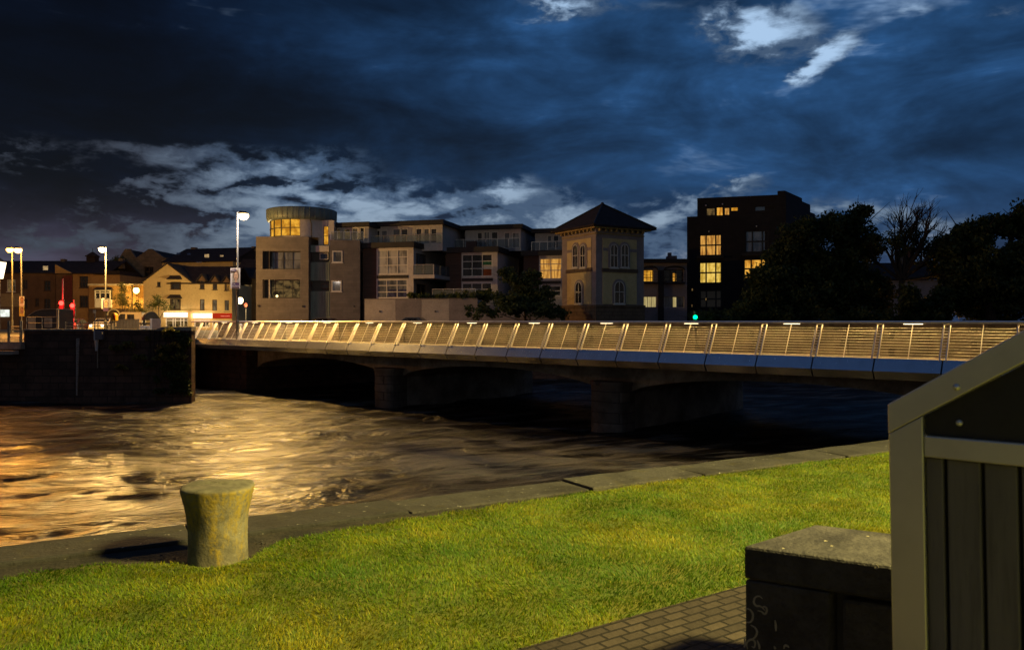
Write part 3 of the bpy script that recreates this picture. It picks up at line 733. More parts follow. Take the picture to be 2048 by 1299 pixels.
# drum
dc = P(604, HY, 83.3); rd = 3.28
za = f.z(560, 473); zm = EYE + (HY - 437.5) / F * 80.2; zt = EYE + (HY - 414) / F * 80.2
def drum_pt(px, r=rd):   # angle on the drum seen at this pixel
    s_ = max(-1, min(1, (px - 604) / F * 82. / r)); return -math.pi / 2 + math.asin(s_)
mb = MB(); a1 = drum_pt(616.5); mb.lathe((dc.x, dc.y, 0), [(rd, za), (rd, zm + .05)], 40, a1, -math.pi / 2 + math.pi * 1.62)
mb.lathe((dc.x, dc.y, 0), [(rd, za), (rd, za + .08)], 40)
mb.build('turret_wall', M['render'], A, True)
mb = MB(); mb.lathe((dc.x, dc.y, 0), [(rd + .02, zm - .03), (rd + .26, zm), (rd + .33, zm + .35), (rd + .36, zt), (rd + .2, zt + .06), (.01, zt + .10)], 64); bd_ = mb.build('turret_band', M['copper'], A, True)
mb = MB()
for k in range(40):
    a = 2 * math.pi * k / 40; c_, s_ = math.cos(a), math.sin(a)
    r0, r1 = rd + .27, rd + .37
    mb.tube([(dc.x + r0 * c_, dc.y + r0 * s_, zm + .02), (dc.x + (r1 - .02) * c_, dc.y + (r1 - .02) * s_, zm + .35), (dc.x + r1 * c_, dc.y + r1 * s_, zt)], .025, 4)
mb.build('seam', M['copper'], bd_)
cols = [541.5, 550, 561, 578.5, 597.4, 616.5]; zr = EYE + (HY - 455) / F * 80.2
for a_, b_ in zip(cols[:-1], cols[1:]):
    t0, t1 = drum_pt(a_ + .3), drum_pt(b_ - .3); fr_ = MB(); pn_ = MB()
    q = lambda tt, r, z: (dc.x + r * math.cos(tt), dc.y + r * math.sin(tt), z)
    for (z0, z1) in ((za + .1, zr - .03), (zr + .05, zm - .02)):
        n_ = 4
        for k in range(n_):
            u0 = t0 + (t1 - t0) * k / n_; u1 = t0 + (t1 - t0) * (k + 1) / n_
            pn_.poly([q(u0, rd - .06, z0), q(u1, rd - .06, z0), q(u1, rd - .06, z1), q(u0, rd - .06, z1)])
    e_ = .016
    for (tt0, tt1, z0, z1) in ((t0 - e_, t0 + e_, za + .08, zm), (t0, t1, zr - .04, zr + .04), (t0, t1, za + .08, za + .14), (t0, t1, zm - .06, zm)):
        n_ = 1 if tt1 - tt0 < .05 else 4
        for k in range(n_):
            u0 = tt0 + (tt1 - tt0) * k / n_; u1 = tt0 + (tt1 - tt0) * (k + 1) / n_
            fr_.hexa([q(u0, rd + .03, z0), q(u1, rd + .03, z0), q(u1, rd - .05, z0), q(u0, rd - .05, z0), q(u0, rd + .03, z1), q(u1, rd + .03, z1), q(u1, rd - .05, z1), q(u0, rd - .05, z1)])
    o_ = fr_.build('turret_window', M['darkframe'], A); pn_.build('pane', M['litgold'] if a_ > 545 else M['litsoft'], o_)
mb = MB(); p0 = q(drum_pt(634), rd + .05, zm); p1 = q(drum_pt(636.5), rd + .06, za); mb.tube([p0, q(drum_pt(636.5), rd + .07, zm - .5), p1], .05, 6); mb.build('downpipe', M['darkframe'], A)
fn = FR.px(640, 81.3, 665, 81.3)
r_ = fn.rect(647, 657, 452, 489.5)
mb = MB(); fn.wall(mb, fn.u(637), fn.u(668), f2.z(640, 490) - .3, zm, [r_], back=2); mb.build('stair_wall', M['render'], A)
window(fn, r_, M['darkframe'], M['litgold'], A, 1, (.49,), .05, .08)

# ================================================================== terrace of apartments, three stepped units turned 15 degrees
TH = R(15); TE = (math.cos(TH), -math.sin(TH)); TS = Vector((math.sin(TH), math.cos(TH), 0))
TB = thing('apartment_terrace', 'long stepped apartment terrace with white panelled windows, glass balconies and flat dark roofs', 'apartment building', P(900, HY, 82) + Vector((0, 0, GZ - EYE)))
def frame_at(px, Y):
    p = P(px, HY, Y); return FR((p.x, p.y), TE)
def flat_roof(fr, u0, u1, z, d1, d0, th=.45, name='roof', m='darkroof'):
    mb = MB(); fr.box(mb, u0, u1, z, z + th, d0, d1); return mb.build(name, M[m], TB)
def unit(px0, Y0, tz, px_r, wall_px, seq, dep, side=True):
    """top storey: facade px0..px_r, roof line py tz"""
    fr = frame_at(px0, Y0); u1 = fr.u(px_r); zb = fr.z(px0 + 40, 494); zt_ = fr.z((px0 + px_r) / 2, tz)
    ops = [fr.rect(a, b, c, d) for a, b, c, d, *_ in seq]
    mb = MB(); fr.wall(mb, 0, u1, zb - .5, zt_, ops, back=dep, rev=.15); mb.build('top_wall', M['render'], TB)
    for o, sq in zip(ops, seq): window(fr, o, M['whiteframe'], M[sq[4]], TB, sq[5], sq[6] if len(sq) > 6 else (), .09, .05)
    flat_roof(fr, -.3, u1 + .35, zt_, .75, -dep - .3)
    return fr
# wing that joins the corner building
fw_ = frame_at(668, 82.8)
unit(668, 82.8, 454.5, 738, None, [(669, 682, 457, 479, 'litdim', 1), (687, 701, 457, 480, 'litdim', 1), (704, 716, 455, 480, 'glassgrey', 1), (719, 729, 454, 482, 'glass', 1)], 7)
u1f = unit(739, 84, 451.5, 885, None, [(743, 760, 460, 488, 'glass', 1), (762, 775, 460, 488, 'glassgrey', 1), (785, 801, 457, 488, 'glassgrey', 1), (802, 816, 457, 488, 'glass', 1, (.5,)), (831, 844, 456, 487, 'glass', 1), (847, 859, 456, 487, 'glassgrey', 1), (861, 874, 456, 487, 'glass', 1)], 9)
balustrade(u1f, u1f.u(722, 1.6), u1f.u(884, 1.6), u1f.z(800, 492), .95, TB, 1.6, 7)
u2f = unit(930, 86.8, 459, 1042, None, [(954, 965, 464, 494, 'glass', 1), (967, 980, 463, 496, 'glassgrey', 2), (982, 996, 463, 496, 'glass', 1, (.5,)), (1008, 1020, 464, 497, 'glassgrey', 1), (1024, 1040, 464, 496, 'blind', 1)], 9)
balustrade(u2f, u2f.u(905, 1.4), u2f.u(1040, 1.4), u2f.z(980, 498), .95, TB, 1.4, 6)
u3f = unit(1070, 87.1, 466, 1128, None, [(1094, 1104, 470, 496, 'glassgrey', 1), (1106, 1118, 470, 496, 'glass', 1)], 9)
balustrade(u3f, u3f.u(1063, 1.3), u3f.u(1128, 1.3), u3f.z(1095, 503), .95, TB, 1.3, 4)
# lower storeys
def lower(px0, Y0, pxw0, pxw1, pier_px, roof_py, wins, dep, dark0, pm):
    fr = frame_at(px0, Y0); zt_ = fr.z((pxw0 + pxw1) / 2, roof_py)
    uW, uE, uP = fr.u(pxw0), fr.u(pxw1), fr.u(pier_px)
    mb = MB(); fr.wall(mb, fr.u(dark0), uW - .003, GZ, zt_, back=4); mb.build('timber_wall', M['brownclad'], TB)
    ops = [fr.rect(a, b, c, d) for a, b, c, d, *_ in wins]
    mb = MB(); fr.wall(mb, uW, uP, GZ, zt_, ops, back=dep, rev=.15); mb.build('wall', M['render'], TB)
    for o, sq in zip(ops, wins): window(fr, o, M['whiteframe'], M[sq[4]], TB, sq[5], sq[6], .10, .02)
    zs = fr.z((pxw0 + pxw1) / 2, (wins[0][3] + wins[1][2]) / 2)
    mb = MB(); fr.box(mb, uW + .05, uE, zs - .16, zs + .16, .003, .06); mb.build('spandrel_panel', M['darkroof'], TB)
    mb = MB(); fr.box(mb, fr.u(dark0) - .2, uP + .25, zt_ + .003, zt_ + .55, -dep - .2, .5); mb.build('terrace_roof', M['darkroof'], TB)
    return fr, zt_
l1, z1_ = lower(728, 81.6, 753, 817, 827, 495.5, [(754, 816, 499, 548, 'blind', 3, (.36, .69)), (753, 815, 558.5, 596, 'glassgrey', 3, (.33, .68))], 9.5, 726, None)
for (a, b, c, d) in ((776.5, 793.5, 578, 594), (796, 814, 578, 594)):
    r_ = l1.rect(a, b, c, d); mb = MB(); l1.box(mb, *r_, -.045, -.035); mb.build('blue_curtain', glassmat('blue_curtain', (.06, .06, .13)), TB)
l2, z2_ = lower(892, 83.6, 923, 986, 995, 504.5, [(924, 985, 508, 553, 'glass', 3, (.36, .68)), (924, 984, 565, 592, 'glass', 3, (.5,))], 9, 892, None)
for k, (c, d, cl) in enumerate(((521, 529, (.02, .13, .07)), (529.5, 538, (.45, .45, .45)), (538.5, 551, (.32, .08, .02)))):
    r_ = l2.rect(966.5, 984, c, d); mb = MB(); l2.box(mb, *r_, -.055, -.045); mb.build('tricolour_band', mat('flag_cloth_%d' % k, cl, rough=.9, bump=0), TB)
l3, z3_ = lower(1048, 84.4, 1078, 1122, 1128, 511, [(1079, 1124, 516, 558, 'litsoft', 2, (.42, .72)), (1079, 1122, 571, 592, 'glass', 2, (.5,))], 8, 1047, None)
# balcony with its door on the return wall of the first unit
sd = FR(l1.pt(l1.u(827), 0), (TS.x, TS.y))
mb = MB()
for (c, d, pmn) in ((508, 546, 'glassgrey'), (568, 600, 'glass')):
    r_ = sd.rect(832, 850, c, d); window(sd, (r_[0], r_[1], r_[2], r_[3]), M['brownframe'], M[pmn], TB, 2, (), .08, -.06, name='balcony_door')
bz = l1.z(830, 557)
mb = MB(); q0 = l1.pt(l1.u(825), bz, .02); L_ = 8.6
uA = l1.u(827) + .01; dd = 1.5
for a0, a1, w0_, w1_, nm in ((0, L_, 0, 2.6, 0),):
    pts = [sd.pt(a0 - .3, bz, w0_ + .01), sd.pt(a0 - .3, bz, w1_ * .92), sd.pt(a1, bz, w1_), sd.pt(a1, bz, w0_ + .01)]
    mb.prism(pts, [p_ + Vector((0, 0, .38)) for p_ in pts])
mb.build('balcony_slab', M['render'], TB)
fb = FR(sd.pt(-.2, 0, 2.3), (sd.pt(L_, 0, 2.5) - sd.pt(-.2, 0, 2.3))[:2])
balustrade(fb, 0, 8.6, bz + .38, 1., TB, 0, 5)
fb2 = FR(sd.pt(-.2, 0, .05), (sd.pt(-.2, 0, 2.3) - sd.pt(-.2, 0, .05))[:2])
balustrade(fb2, 0, 2.2, bz + .38, 1., TB, 0, 2)
mb = MB(); l1.box(mb, l1.u(830), l1.u(900), GZ, bz + 4.4, -9.6, -9.2); mb.build('rear_wall', M['brownclad'], TB)
fr_ = FR.px(735, 95.5, 1128, 93.5); mb = MB(); fr_.box(mb, fr_.u(735), fr_.u(1128), GZ, fr_.z(900, 497), -3, 0); mb.build('rear_wall', M['brownclad'], TB)
balustrade(l1, l1.u(858), l1.u(945), l1.z(900, 596), .95, TB, -1.0, 4)
tp = MB(); l1.box(tp, l1.u(909), l1.u(931), l1.z(920, 497), l1.z(920, 475), -4, -3.7); tp.build('terrace_screen', M['darkroof'], TB)

# garden wall with alternating panels
fg = FR.px(729, 78.5, 952, 77.2)
gw = thing('garden_wall', 'garden wall of alternating pale and grey concrete panels below the apartments', 'garden wall', fg.pt(5, GZ))
M['palepanel'] = mat('pale_concrete_panel', (.46, .42, .36), (.36, .33, .29), .8, .9, bump=.15)
M['greypanel'] = mat('grey_concrete_panel', (.26, .23, .22), (.2, .18, .17), .8, .9, bump=.15)
for a, b, mm in ((729, 791, 'palepanel'), (791, 843, 'greypanel'), (843, 898, 'palepanel'), (898, 955, 'greypanel'), (955, 1120, 'greypanel')):
    mb = MB(); fg.box(mb, fg.u(a) + .006, fg.u(b) - .006, GZ, fg.z((a + b) / 2, 598 if a < 955 else 618), -.3, 0); mb.build('panel', M[mm], gw)
mb = MB(); fg.box(mb, fg.u(729), fg.u(955), fg.z(800, 598) + .003, fg.z(800, 596.6), -.36, .05); mb.build('coping', M['greypanel'], gw)
mb = MB()
for a in (760, 871): fg.box(mb, fg.u(a) - .07, fg.u(a) + .07, fg.z(a, 624), fg.z(a, 621), .002, .1)
mb.build('vent', M['darkframe'], gw)

# ================================================================== stone-banded yellow tower
al = R(29.9); tc = P(1192, HY, 72); TL = 5.65
fR = FR((tc.x, tc.y), (math.cos(al), math.sin(al)))
lend = tc + Vector((-math.sin(al), math.cos(al), 0)) * TL
fL = FR((lend.x, lend.y), (math.sin(al), -math.cos(al)))
TW = thing('yellow_tower', 'square yellow rendered tower with grey stone corners, arched windows and pyramid roof', 'tower', (tc.x, tc.y, GZ))
M['stone'] = mat('grey_lilac_stone', (.30, .255, .27), (.24, .205, .21), 1.1, .9, bump=.3)
M['yellow'] = mat('yellow_render', (.60, .49, .27), (.52, .41, .21), 1.0, .9, bump=.2)
M['plinth'] = brickmat('plinth_stone', (.20, .14, .10), (.15, .11, .08), (.08, .06, .05), .8, .35, .02, .9, bump=.8)
M['bracket'] = mat('yellow_eaves', (.38, .28, .12), (.30, .21, .09), 1, .8, bump=.1)
zTop = fR.z(1192, 456); zPl = fR.z(1192, 609)
mb = MB(); cx_ = (fR.pt(TL, 0) + fL.pt(0, 0)) / 2
def tower_loop(o, z):   # o: outward offset
    return [fL.pt(-o, z, o), fR.pt(0, z, o) + fR.e * -o, fR.pt(TL + o, z, o), Vector((fR.pt(TL + o, z, -TL - o)))]
mb.prism(tower_loop(0, zPl), tower_loop(0, zTop)); mb.build('wall', M['stone'], TW)
mb = MB().prism(tower_loop(.06, GZ), tower_loop(.06, zPl - .2)); mb.prism(tower_loop(.12, zPl - .197), tower_loop(.12, zPl)); mb.build('plinth', M['plinth'], TW)
def arch_loop(fr, u0, u1, z0, z1, d, n=10):
    r = (u1 - u0) / 2; c = (u0 + u1) / 2; zs = z1 - r
    return [fr.pt(u0, z0, d), fr.pt(u1, z0, d)] + [fr.pt(c + r * math.cos(math.pi * k / n), zs + r * math.sin(math.pi * k / n), d) for k in range(n + 1)]
def arched_window(fr, px0, px1, py0, py1, par, sur=.2, bars=True, fm=None, pm=None, smat=None):
    u0, u1, z0, z1 = fr.rect(px0, px1, py0, py1)
    mb = MB().prism(arch_loop(fr, u0 - sur, u1 + sur, z0, z1 + sur, .055), arch_loop(fr, u0 - sur, u1 + sur, z0, z1 + sur, .105)); s0 = mb.build('window_surround', smat or M['stone'], par)
    mb = MB().prism(arch_loop(fr, u0, u1, z0, z1, .108), arch_loop(fr, u0, u1, z0, z1, .118)); mb.build('pane', pm or M['glass'], s0)
    mb = MB(); n = 10; r = (u1 - u0) / 2; c = (u0 + u1) / 2; zs = z1 - r; k = .07
    lo = arch_loop(fr, u0, u1, z0, z1, .12); li = arch_loop(fr, u0 + k, u1 - k, z0 + k, z1 - k, .12)
    lo2 = arch_loop(fr, u0, u1, z0, z1, .16); li2 = arch_loop(fr, u0 + k, u1 - k, z0 + k, z1 - k, .16)
    for i in range(len(lo)):
        j = (i + 1) % len(lo)
        mb.hexa([lo[i], lo[j], li[j], li[i], lo2[i], lo2[j], li2[j], li2[i]])
    fr.box(mb, c - .03, c + .03, z0 + k, z1 - k, .12, .155); zm_ = z0 + (z1 - z0) * .52; fr.box(mb, u0 + k, u1 - k, zm_ - .035, zm_ + .035, .12, .157)
    fr.box(mb, u0 - .1, u1 + .1, z0 - .12, z0 - .002, .055, .2)
    mb.build('frame', fm or M['whiteframe'], s0)
for fr, a, b in ((fL, 1135, 1183), (fR, 1205, 1273)):
    for c, d in ((479 if fr is fL else 478, 537), (545, 608)):
        u0, u1, z0, z1 = fr.rect(a, b, c, d); mb = MB(); fr.box(mb, u0, u1, z0, z1, .002, .05); mb.build('yellow_panel', M['yellow'], TW)
    u0, u1, z0, z1 = fr.rect(a - 1.5, b + 1.5, 537.3, 544.7); mb = MB(); fr.box(mb, u0, u1, z0, z1, .002, .13); mb.build('string_course', M['plinth'], TW)
    u0, u1, z0, z1 = fr.rect(a, b, 497, 503); mb = MB(); fr.box(mb, u0 + .02, u1 - .02, z0, z1, .0505, .065); mb.build('band', M['stone'], TW)
    mb = MB(); uE = TL
    for k in range(9):
        u = .3 + k * (TL - .6) / 8; fr.box(mb, u - .09, u + .09, zTop - .26, zTop - .02, .002, .34)
    fr.box(mb, -.02, TL + .02, zTop - .5, zTop - .422, .002, .1)
    mb.build('eaves_bracket', M['bracket'], TW)
arched_window(fL, 1147.5, 1157.5, 489, 535, TW); arched_window(fL, 1162.5, 1173, 489, 535, TW); arched_window(fL, 1152.5, 1166, 563, 607, TW)
arched_window(fR, 1219, 1234, 488, 535, TW); arched_window(fR, 1240.5, 1255.5, 488, 535, TW); arched_window(fR, 1227, 1247, 562, 607, TW)
mb = MB().prism(tower_loop(.5, zTop - .018), tower_loop(.55, zTop + .18)); mb.build('eaves', M['bracket'], TW)
ap = (tower_loop(0, 0)[1] + tower_loop(0, 0)[3]) / 2; apz = EYE + (HY - 409) / F * ap.y
mb = MB(); L0 = tower_loop(.85, zTop + .10); L1 = tower_loop(.85, zTop + .24); k0 = len(mb.v)
for i in range(4):
    j = (i + 1) % 4; A0 = Vector((ap.x, ap.y, apz)); mb.poly([L0[i], L0[j], L1[j], L1[i]]); mb.poly([L1[i], L1[j], A0])
mb.poly(list(reversed(L0))); rf_ = mb.build('roof', M['slate'], TW)
mb = MB()
for i in range(4): mb.tube([L1[i] + Vector((0, 0, .03)), Vector((ap.x, ap.y, apz + .05))], .09, 6)
mb.ball((ap.x, ap.y, apz + .08), .16, 8); mb.build('ridge_cap', M['darkroof'], rf_)

# ================================================================== low apartments between tower and dark block
fl_ = FR.px(1283, 83, 1374, 83)
LB = thing('low_building', 'low white rendered building with arched balconies between the tower and the black block', 'building', fl_.pt(2, GZ))
lw_ = [(1285, 1307, 539, 563), (1328, 1367, 539, 563), (1284, 1313, 592.5, 614.5), (1328, 1369, 592.5, 615)]
ops = [fl_.rect(*r) for r in lw_]
mb = MB(); fl_.wall(mb, fl_.u(1270), fl_.u(1374), GZ, fl_.z(1330, 526), ops, back=8, rev=.4); mb.build('wall', mat('low_white_render', (.30, .28, .30), (.24, .22, .23), .6, .9), LB)
window(fl_, ops[0], M['brownframe'], M['litgold'], LB, [.45], (.35,), .07, .3)
window(fl_, ops[1], M['brownframe'], M['glass'], LB, [.35, .62], (.4,), .07, .3)
lp = fl_.rect(1347, 1353, 546, 562); mb = MB(); fl_.box(mb, *lp, -.32, -.30); mb.build('lit_pane', M['lit'], LB)
window(fl_, ops[2], M['whiteframe'], M['litcurt'], LB, [.40, .66], (), .05, .15)
window(fl_, ops[3], M['whiteframe'], M['glassgrey'], LB, [.3, .62], (), .06, .15)
lp = fl_.rect(1346.5, 1353.5, 594, 613.5); mb = MB(); fl_.box(mb, *lp, -.165, -.15); mb.build('lit_pane', M['litcurt'], LB)
mb = MB(); fl_.box(mb, fl_.u(1270), fl_.u(1376), fl_.z(1330, 526) + .003, fl_.z(1330, 518), -8, .5); mb.build('roof', M['darkroof'], LB)
mb = MB(); fl_.box(mb, fl_.u(1316), fl_.u(1327), GZ, fl_.z(1320, 540), .003, .22); mb.build('dark_pilaster', M['darkroof'], LB)
for (a, b) in ((1284, 1315), (1327.5, 1369)):
    u0, u1 = fl_.u(a), fl_.u(b); mb = MB(); zl = fl_.z(a, 564); fl_.box(mb, u0, u1, zl - .18, zl, .003, .5)
    for k in range(4): fl_.box(mb, u0 + .03, u1 - .03, zl + .2 + .28 * k, zl + .225 + .28 * k, .44, .47)
    for k in range(3): fl_.box(mb, u0 + (u1 - u0 - .05) * k / 2, u0 + (u1 - u0 - .05) * k / 2 + .05, zl, zl + 1.1, .43, .48)
    mb.build('balcony', M['darkroof'], LB)
    n = 10; mb = MB(); c = (u0 + u1) / 2; w_ = (u1 - u0) / 2; z5 = fl_.z(a, 541)
    pts = [(c + w_ * math.cos(math.pi * k / n), z5 + .38 * math.sin(math.pi * k / n)) for k in range(n + 1)]
    for (x0, y0), (x1, y1) in zip(pts[:-1], pts[1:]): mb.hexa([fl_.pt(x0, y0, .003), fl_.pt(x1, y1, .003), fl_.pt(x1, y1, .25), fl_.pt(x0, y0, .25), fl_.pt(x0, y0 + .14, .003), fl_.pt(x1, y1 + .14, .003), fl_.pt(x1, y1 + .14, .25), fl_.pt(x0, y0 + .14, .25)])
    mb.build('arch_hood', M['darkroof'], LB)
mb = MB(); u0, u1, z0, z1 = fl_.rect(1354, 1372, 504, 518); fl_.box(mb, u0, u1, z0, z1, -6, -4.5); fl_.box(mb, u0 + .1, u0 + .45, z1, z1 + .4, -5.6, -5.0); mb.build('chimney', M['greyconc'], LB)

# ================================================================== black apartment block
dcn = P(1572, HY, 85); dl = P(1374, HY, 88)
fd = FR((dl.x, dl.y), (dcn.x - dl.x, dcn.y - dl.y)); WD = (dcn - dl).length
DB = thing('black_block', 'tall black apartment block with yellow lit windows and stepped roof beside the trees', 'apartment block', fd.pt(WD / 2, GZ))
M['blackbrick'] = brickmat('black_brick', (.030, .027, .028), (.022, .020, .022), (.012, .011, .011), .5, .16, .012, .75, bump=.5, vary=.4)
s2 = Vector((math.sin(R(36)), math.cos(R(36)), 0))
def dwin(a, b, c, d): return fd.rect(a, b, c, d)
dw = [(1399, 1443, 469, 511, 'litsoft'), (1399, 1443, 524, 566, 'litwhite'), (1491, 1537, 461, 504, 'glassgrey'), (1488, 1536, 518, 556, 'lit'), (1400, 1443, 580, 615, 'glass')]
ops = [dwin(*w_[:4]) for w_ in dw]
zM = fd.z(1384, 433); zU = fd.z(1480, 392.5)
mb = MB(); fd.wall(mb, 0, WD, GZ, zM, ops, back=11, rev=.25)
mb.build('wall', M['blackbrick'], DB)
for o, w_ in zip(ops, dw): window(fd, o, M['darkframe'], M[w_[4]], DB, [.30, .74], (.5,), .1, .1, mull=.16)
uu = fd.u(1394.5); ut = [fd.rect(*r) for r in ((1413, 1430, 416, 431), (1433, 1446, 414, 431), (1449, 1459, 415, 430), (1462, 1476, 414, 422), (1510, 1550, 412, 421))]
mb = MB(); fd.wall(mb, uu, WD, zM + .002, zU, ut, back=10, rev=.25); mb.build('upper_wall', M['blackbrick'], DB)
for o, pm in zip(ut, ('litdim', 'lit', 'litsoft', 'litgold', 'glass')): window(fd, o, M['darkframe'], M[pm], DB, 1, (), .05, .1)
# the return face to the right and the stair head
def dblk(u0, u1, z0, z1, d0, ln, name):
    a = fd.pt(u0, z0, d0); b = fd.pt(u1, z0, d0); c = b + s2 * ln; d = a + s2 * ln
    mb = MB().prism([a, b, c, d], [Vector((p.x, p.y, z1)) for p in (a, b, c, d)]); return mb.build(name, M['blackbrick'], DB)
dblk(WD - .3, WD + .004, GZ, zU, -.004, 9.5, 'return_wall'); dblk(WD - .4, WD - .002, GZ, fd.z(1572, 430), -.01, 13.2, 'rear_wall')
dblk(fd.u(1555), WD - .1, zU + .002, fd.z(1565, 381), -.1, 6.5, 'stair_head')
dblk(WD - 2.2, WD - .15, GZ, fd.z(1565, 403), -.12, 12.2, 'rear_step')
mb = MB()
for px_, py_ in ((1418, 463), (1513, 452.5), (1445, 408.5), (1412, 411)):
    mb.ball(fd.pt(fd.u(px_), fd.z(px_, py_), .06), .09, 8)
mb.build('wall_vent', M['whiteframe'], DB)
for px_, py_ in ((1384.6, 579), (1412, 598), (1384, 611), (1494, 582), (1504, 596)):
    mb = MB(); fd.box(mb, fd.u(px_) - .06, fd.u(px_) + .06, fd.z(px_, py_) - .12, fd.z(px_, py_) + .12, .02, .08); mb.build('lit_slit', M['litdim'], DB)
mb = MB(); fd.box(mb, fd.u(1394), fd.u(1447), fd.z(1420, 516), fd.z(1420, 512), .003, .5); fd.box(mb, fd.u(1484), fd.u(1540), fd.z(1512, 511), fd.z(1512, 507), .003, .5); mb.build('window_ledge', M['darkroof'], DB)
# ================================================================== houses across the street on the left
M['cream'] = mat('cream_render', (.55, .42, .20), (.46, .35, .16), .5, .9, bump=.15)
M['ochre'] = mat('ochre_render', (.36, .22, .085), (.28, .165, .06), .5, .9, bump=.15)
M['dullstone'] = brickmat('warehouse_stone', (.22, .18, .14), (.15, .125, .10), (.10, .085, .07), .7, .3, .015, .9, bump=.6, vary=.5)
M['brownwall'] = mat('brown_render', (.13, .075, .042), (.09, .052, .03), .6, .9, bump=.2)
M['redsign'] = emat('red_sign', (.75, .045, .012), .55)
M['whitesign'] = emat('white_sign', (1., .74, .48), 2.6, (1., .55, .36), 2.0, (1, 1, 3))
M['skylit'] = emat('lit_skylight', (.75, .50, .22), .7, (.25, .15, .07), 1.5)

def gable_end(mb, fr, u0, u1, z_e, z_r, d, uc=None, th=.4):
    uc = (u0 + u1) / 2 if uc is None else uc
    mb.prism([fr.pt(u0, z_e, d), fr.pt(u1, z_e, d), fr.pt(uc, z_r, d)], [fr.pt(u0, z_e, d - th), fr.pt(u1, z_e, d - th), fr.pt(uc, z_r, d - th)])
def cross_roof(mb, fr, u0, u1, z_e, z_r, d0, d1, over=.2, th=.15, uc=None):
    """roof whose ridge runs away from the viewer"""
    uc = (u0 + u1) / 2 if uc is None else uc
    for a in (u0, u1):
        s_ = over if a > uc else -over; k = (z_r - z_e) / abs(uc - a)
        mb.prism([fr.pt(a + s_, z_e - k * over, d0), fr.pt(uc, z_r, d0), fr.pt(uc, z_r, d1), fr.pt(a + s_, z_e - k * over, d1)],
                 [fr.pt(a + s_, z_e - k * over + th, d0), fr.pt(uc, z_r + th, d0), fr.pt(uc, z_r + th, d1), fr.pt(a + s_, z_e - k * over + th, d1)])

# ---- cream corner house with shops
fc = FR.px(287, 105, 464, 105)
CH = thing('cream_house', 'cream gabled house with hooded windows and lit shop fronts at street level', 'house', fc.pt(6, GZ))
uA, uB, uC = fc.u(287), fc.u(383), fc.u(464)
ze = fc.z(335, 563.5); zr = fc.z(335, 527.5); ze2 = fc.z(420, 568)
gw_ = [(314, 321, 555, 573), (340.5, 362, 558, 578), (313, 320.5, 597, 607), (339.5, 361.5, 597, 619)]
ops = [fc.rect(*r) for r in gw_] + [fc.rect(331, 376, 635, 655)]
mb = MB(); fc.wall(mb, uA, uB - .003, GZ, ze, ops, back=9, rev=.2); gable_end(mb, fc, uA, uB - .003, ze + .002, zr, -.0); mb.build('gable_wall', M['cream'], CH)
for o, cfg in zip(ops, (('brownframe', 'glass', 1, ()), ('brownframe', 'glass', [.12, .88], ()), ('brownframe', 'glassgrey', 1, ()), ('brownframe', 'litdim', [.12, .5, .88], ()))):
    window(fc, o, M[cfg[0]], M[cfg[1]], CH, cfg[2], cfg[3], .08, .08, .1)
for (a, b, c, d) in ((337, 365, 551, 558.5), (337, 365, 589, 596.5)):
    u0, u1 = fc.u(a), fc.u(b); z1, z0 = fc.z(350, c), fc.z(350, d); mb = MB()
    mb.prism([fc.pt(u0, z0, .003), fc.pt(u0, z0, .75), fc.pt(u0 + .3, z1, .2), fc.pt(u0 + .3, z1, .003)], [fc.pt(u1, z0, .003), fc.pt(u1, z0, .75), fc.pt(u1 - .3, z1, .2), fc.pt(u1 - .3, z1, .003)])
    mb.build('window_hood', M['slate'], CH)
ww = [(399.5, 409, 560, 577.5), (425, 434.5, 562, 579), (449, 458.5, 563, 580.5), (399.5, 409, 598, 620), (424.5, 434, 599, 621), (449, 458, 600, 622)]
ops = [fc.rect(*r) for r in ww] + [fc.rect(388, 420, 638, 655), fc.rect(424, 460, 640, 655)]
mb = MB(); fc.wall(mb, uB, uC, GZ, ze2, ops[3:] + [(o[0], o[1], o[2], ze2 - .001) for o in ops[:3]], back=9, rev=.2); mb.build('wing_wall', M['cream'], CH)
for k, o in enumerate(ops[:6]): window(fc, o, M['brownframe'], M['glass' if k < 3 else 'glassgrey'], CH, 1, (.5,), .08, .08, .1)
mb = MB(); zrr = fc.z(420, 530); gable_roof(mb, fc, uB - 3.2, uC - .1, ze2, zrr, 9, .12); mb.build('roof', M['slate'], CH)
mb = MB(); cross_roof(mb, fc, uA, uB, ze + .02, zr + .02, .25, -9.2); mb.build('gable_roof', M['slate'], CH)
for o in ops[:3]:      # dormer gables
    u0, u1 = o[0] - .35, o[1] + .35; zc = o[3] - .1; mb = MB()
    gable_end(mb, fc, u0 + .15, u1 - .15, zc, zc + .75, .05, th=2.2); dm = mb.build('dormer', M['brownwall'], CH)
    mb = MB(); cross_roof(mb, fc, u0, u1, zc + .05, zc + .9, .25, -2.6, .1, .1); mb.build('dormer_roof', M['slate'], dm)
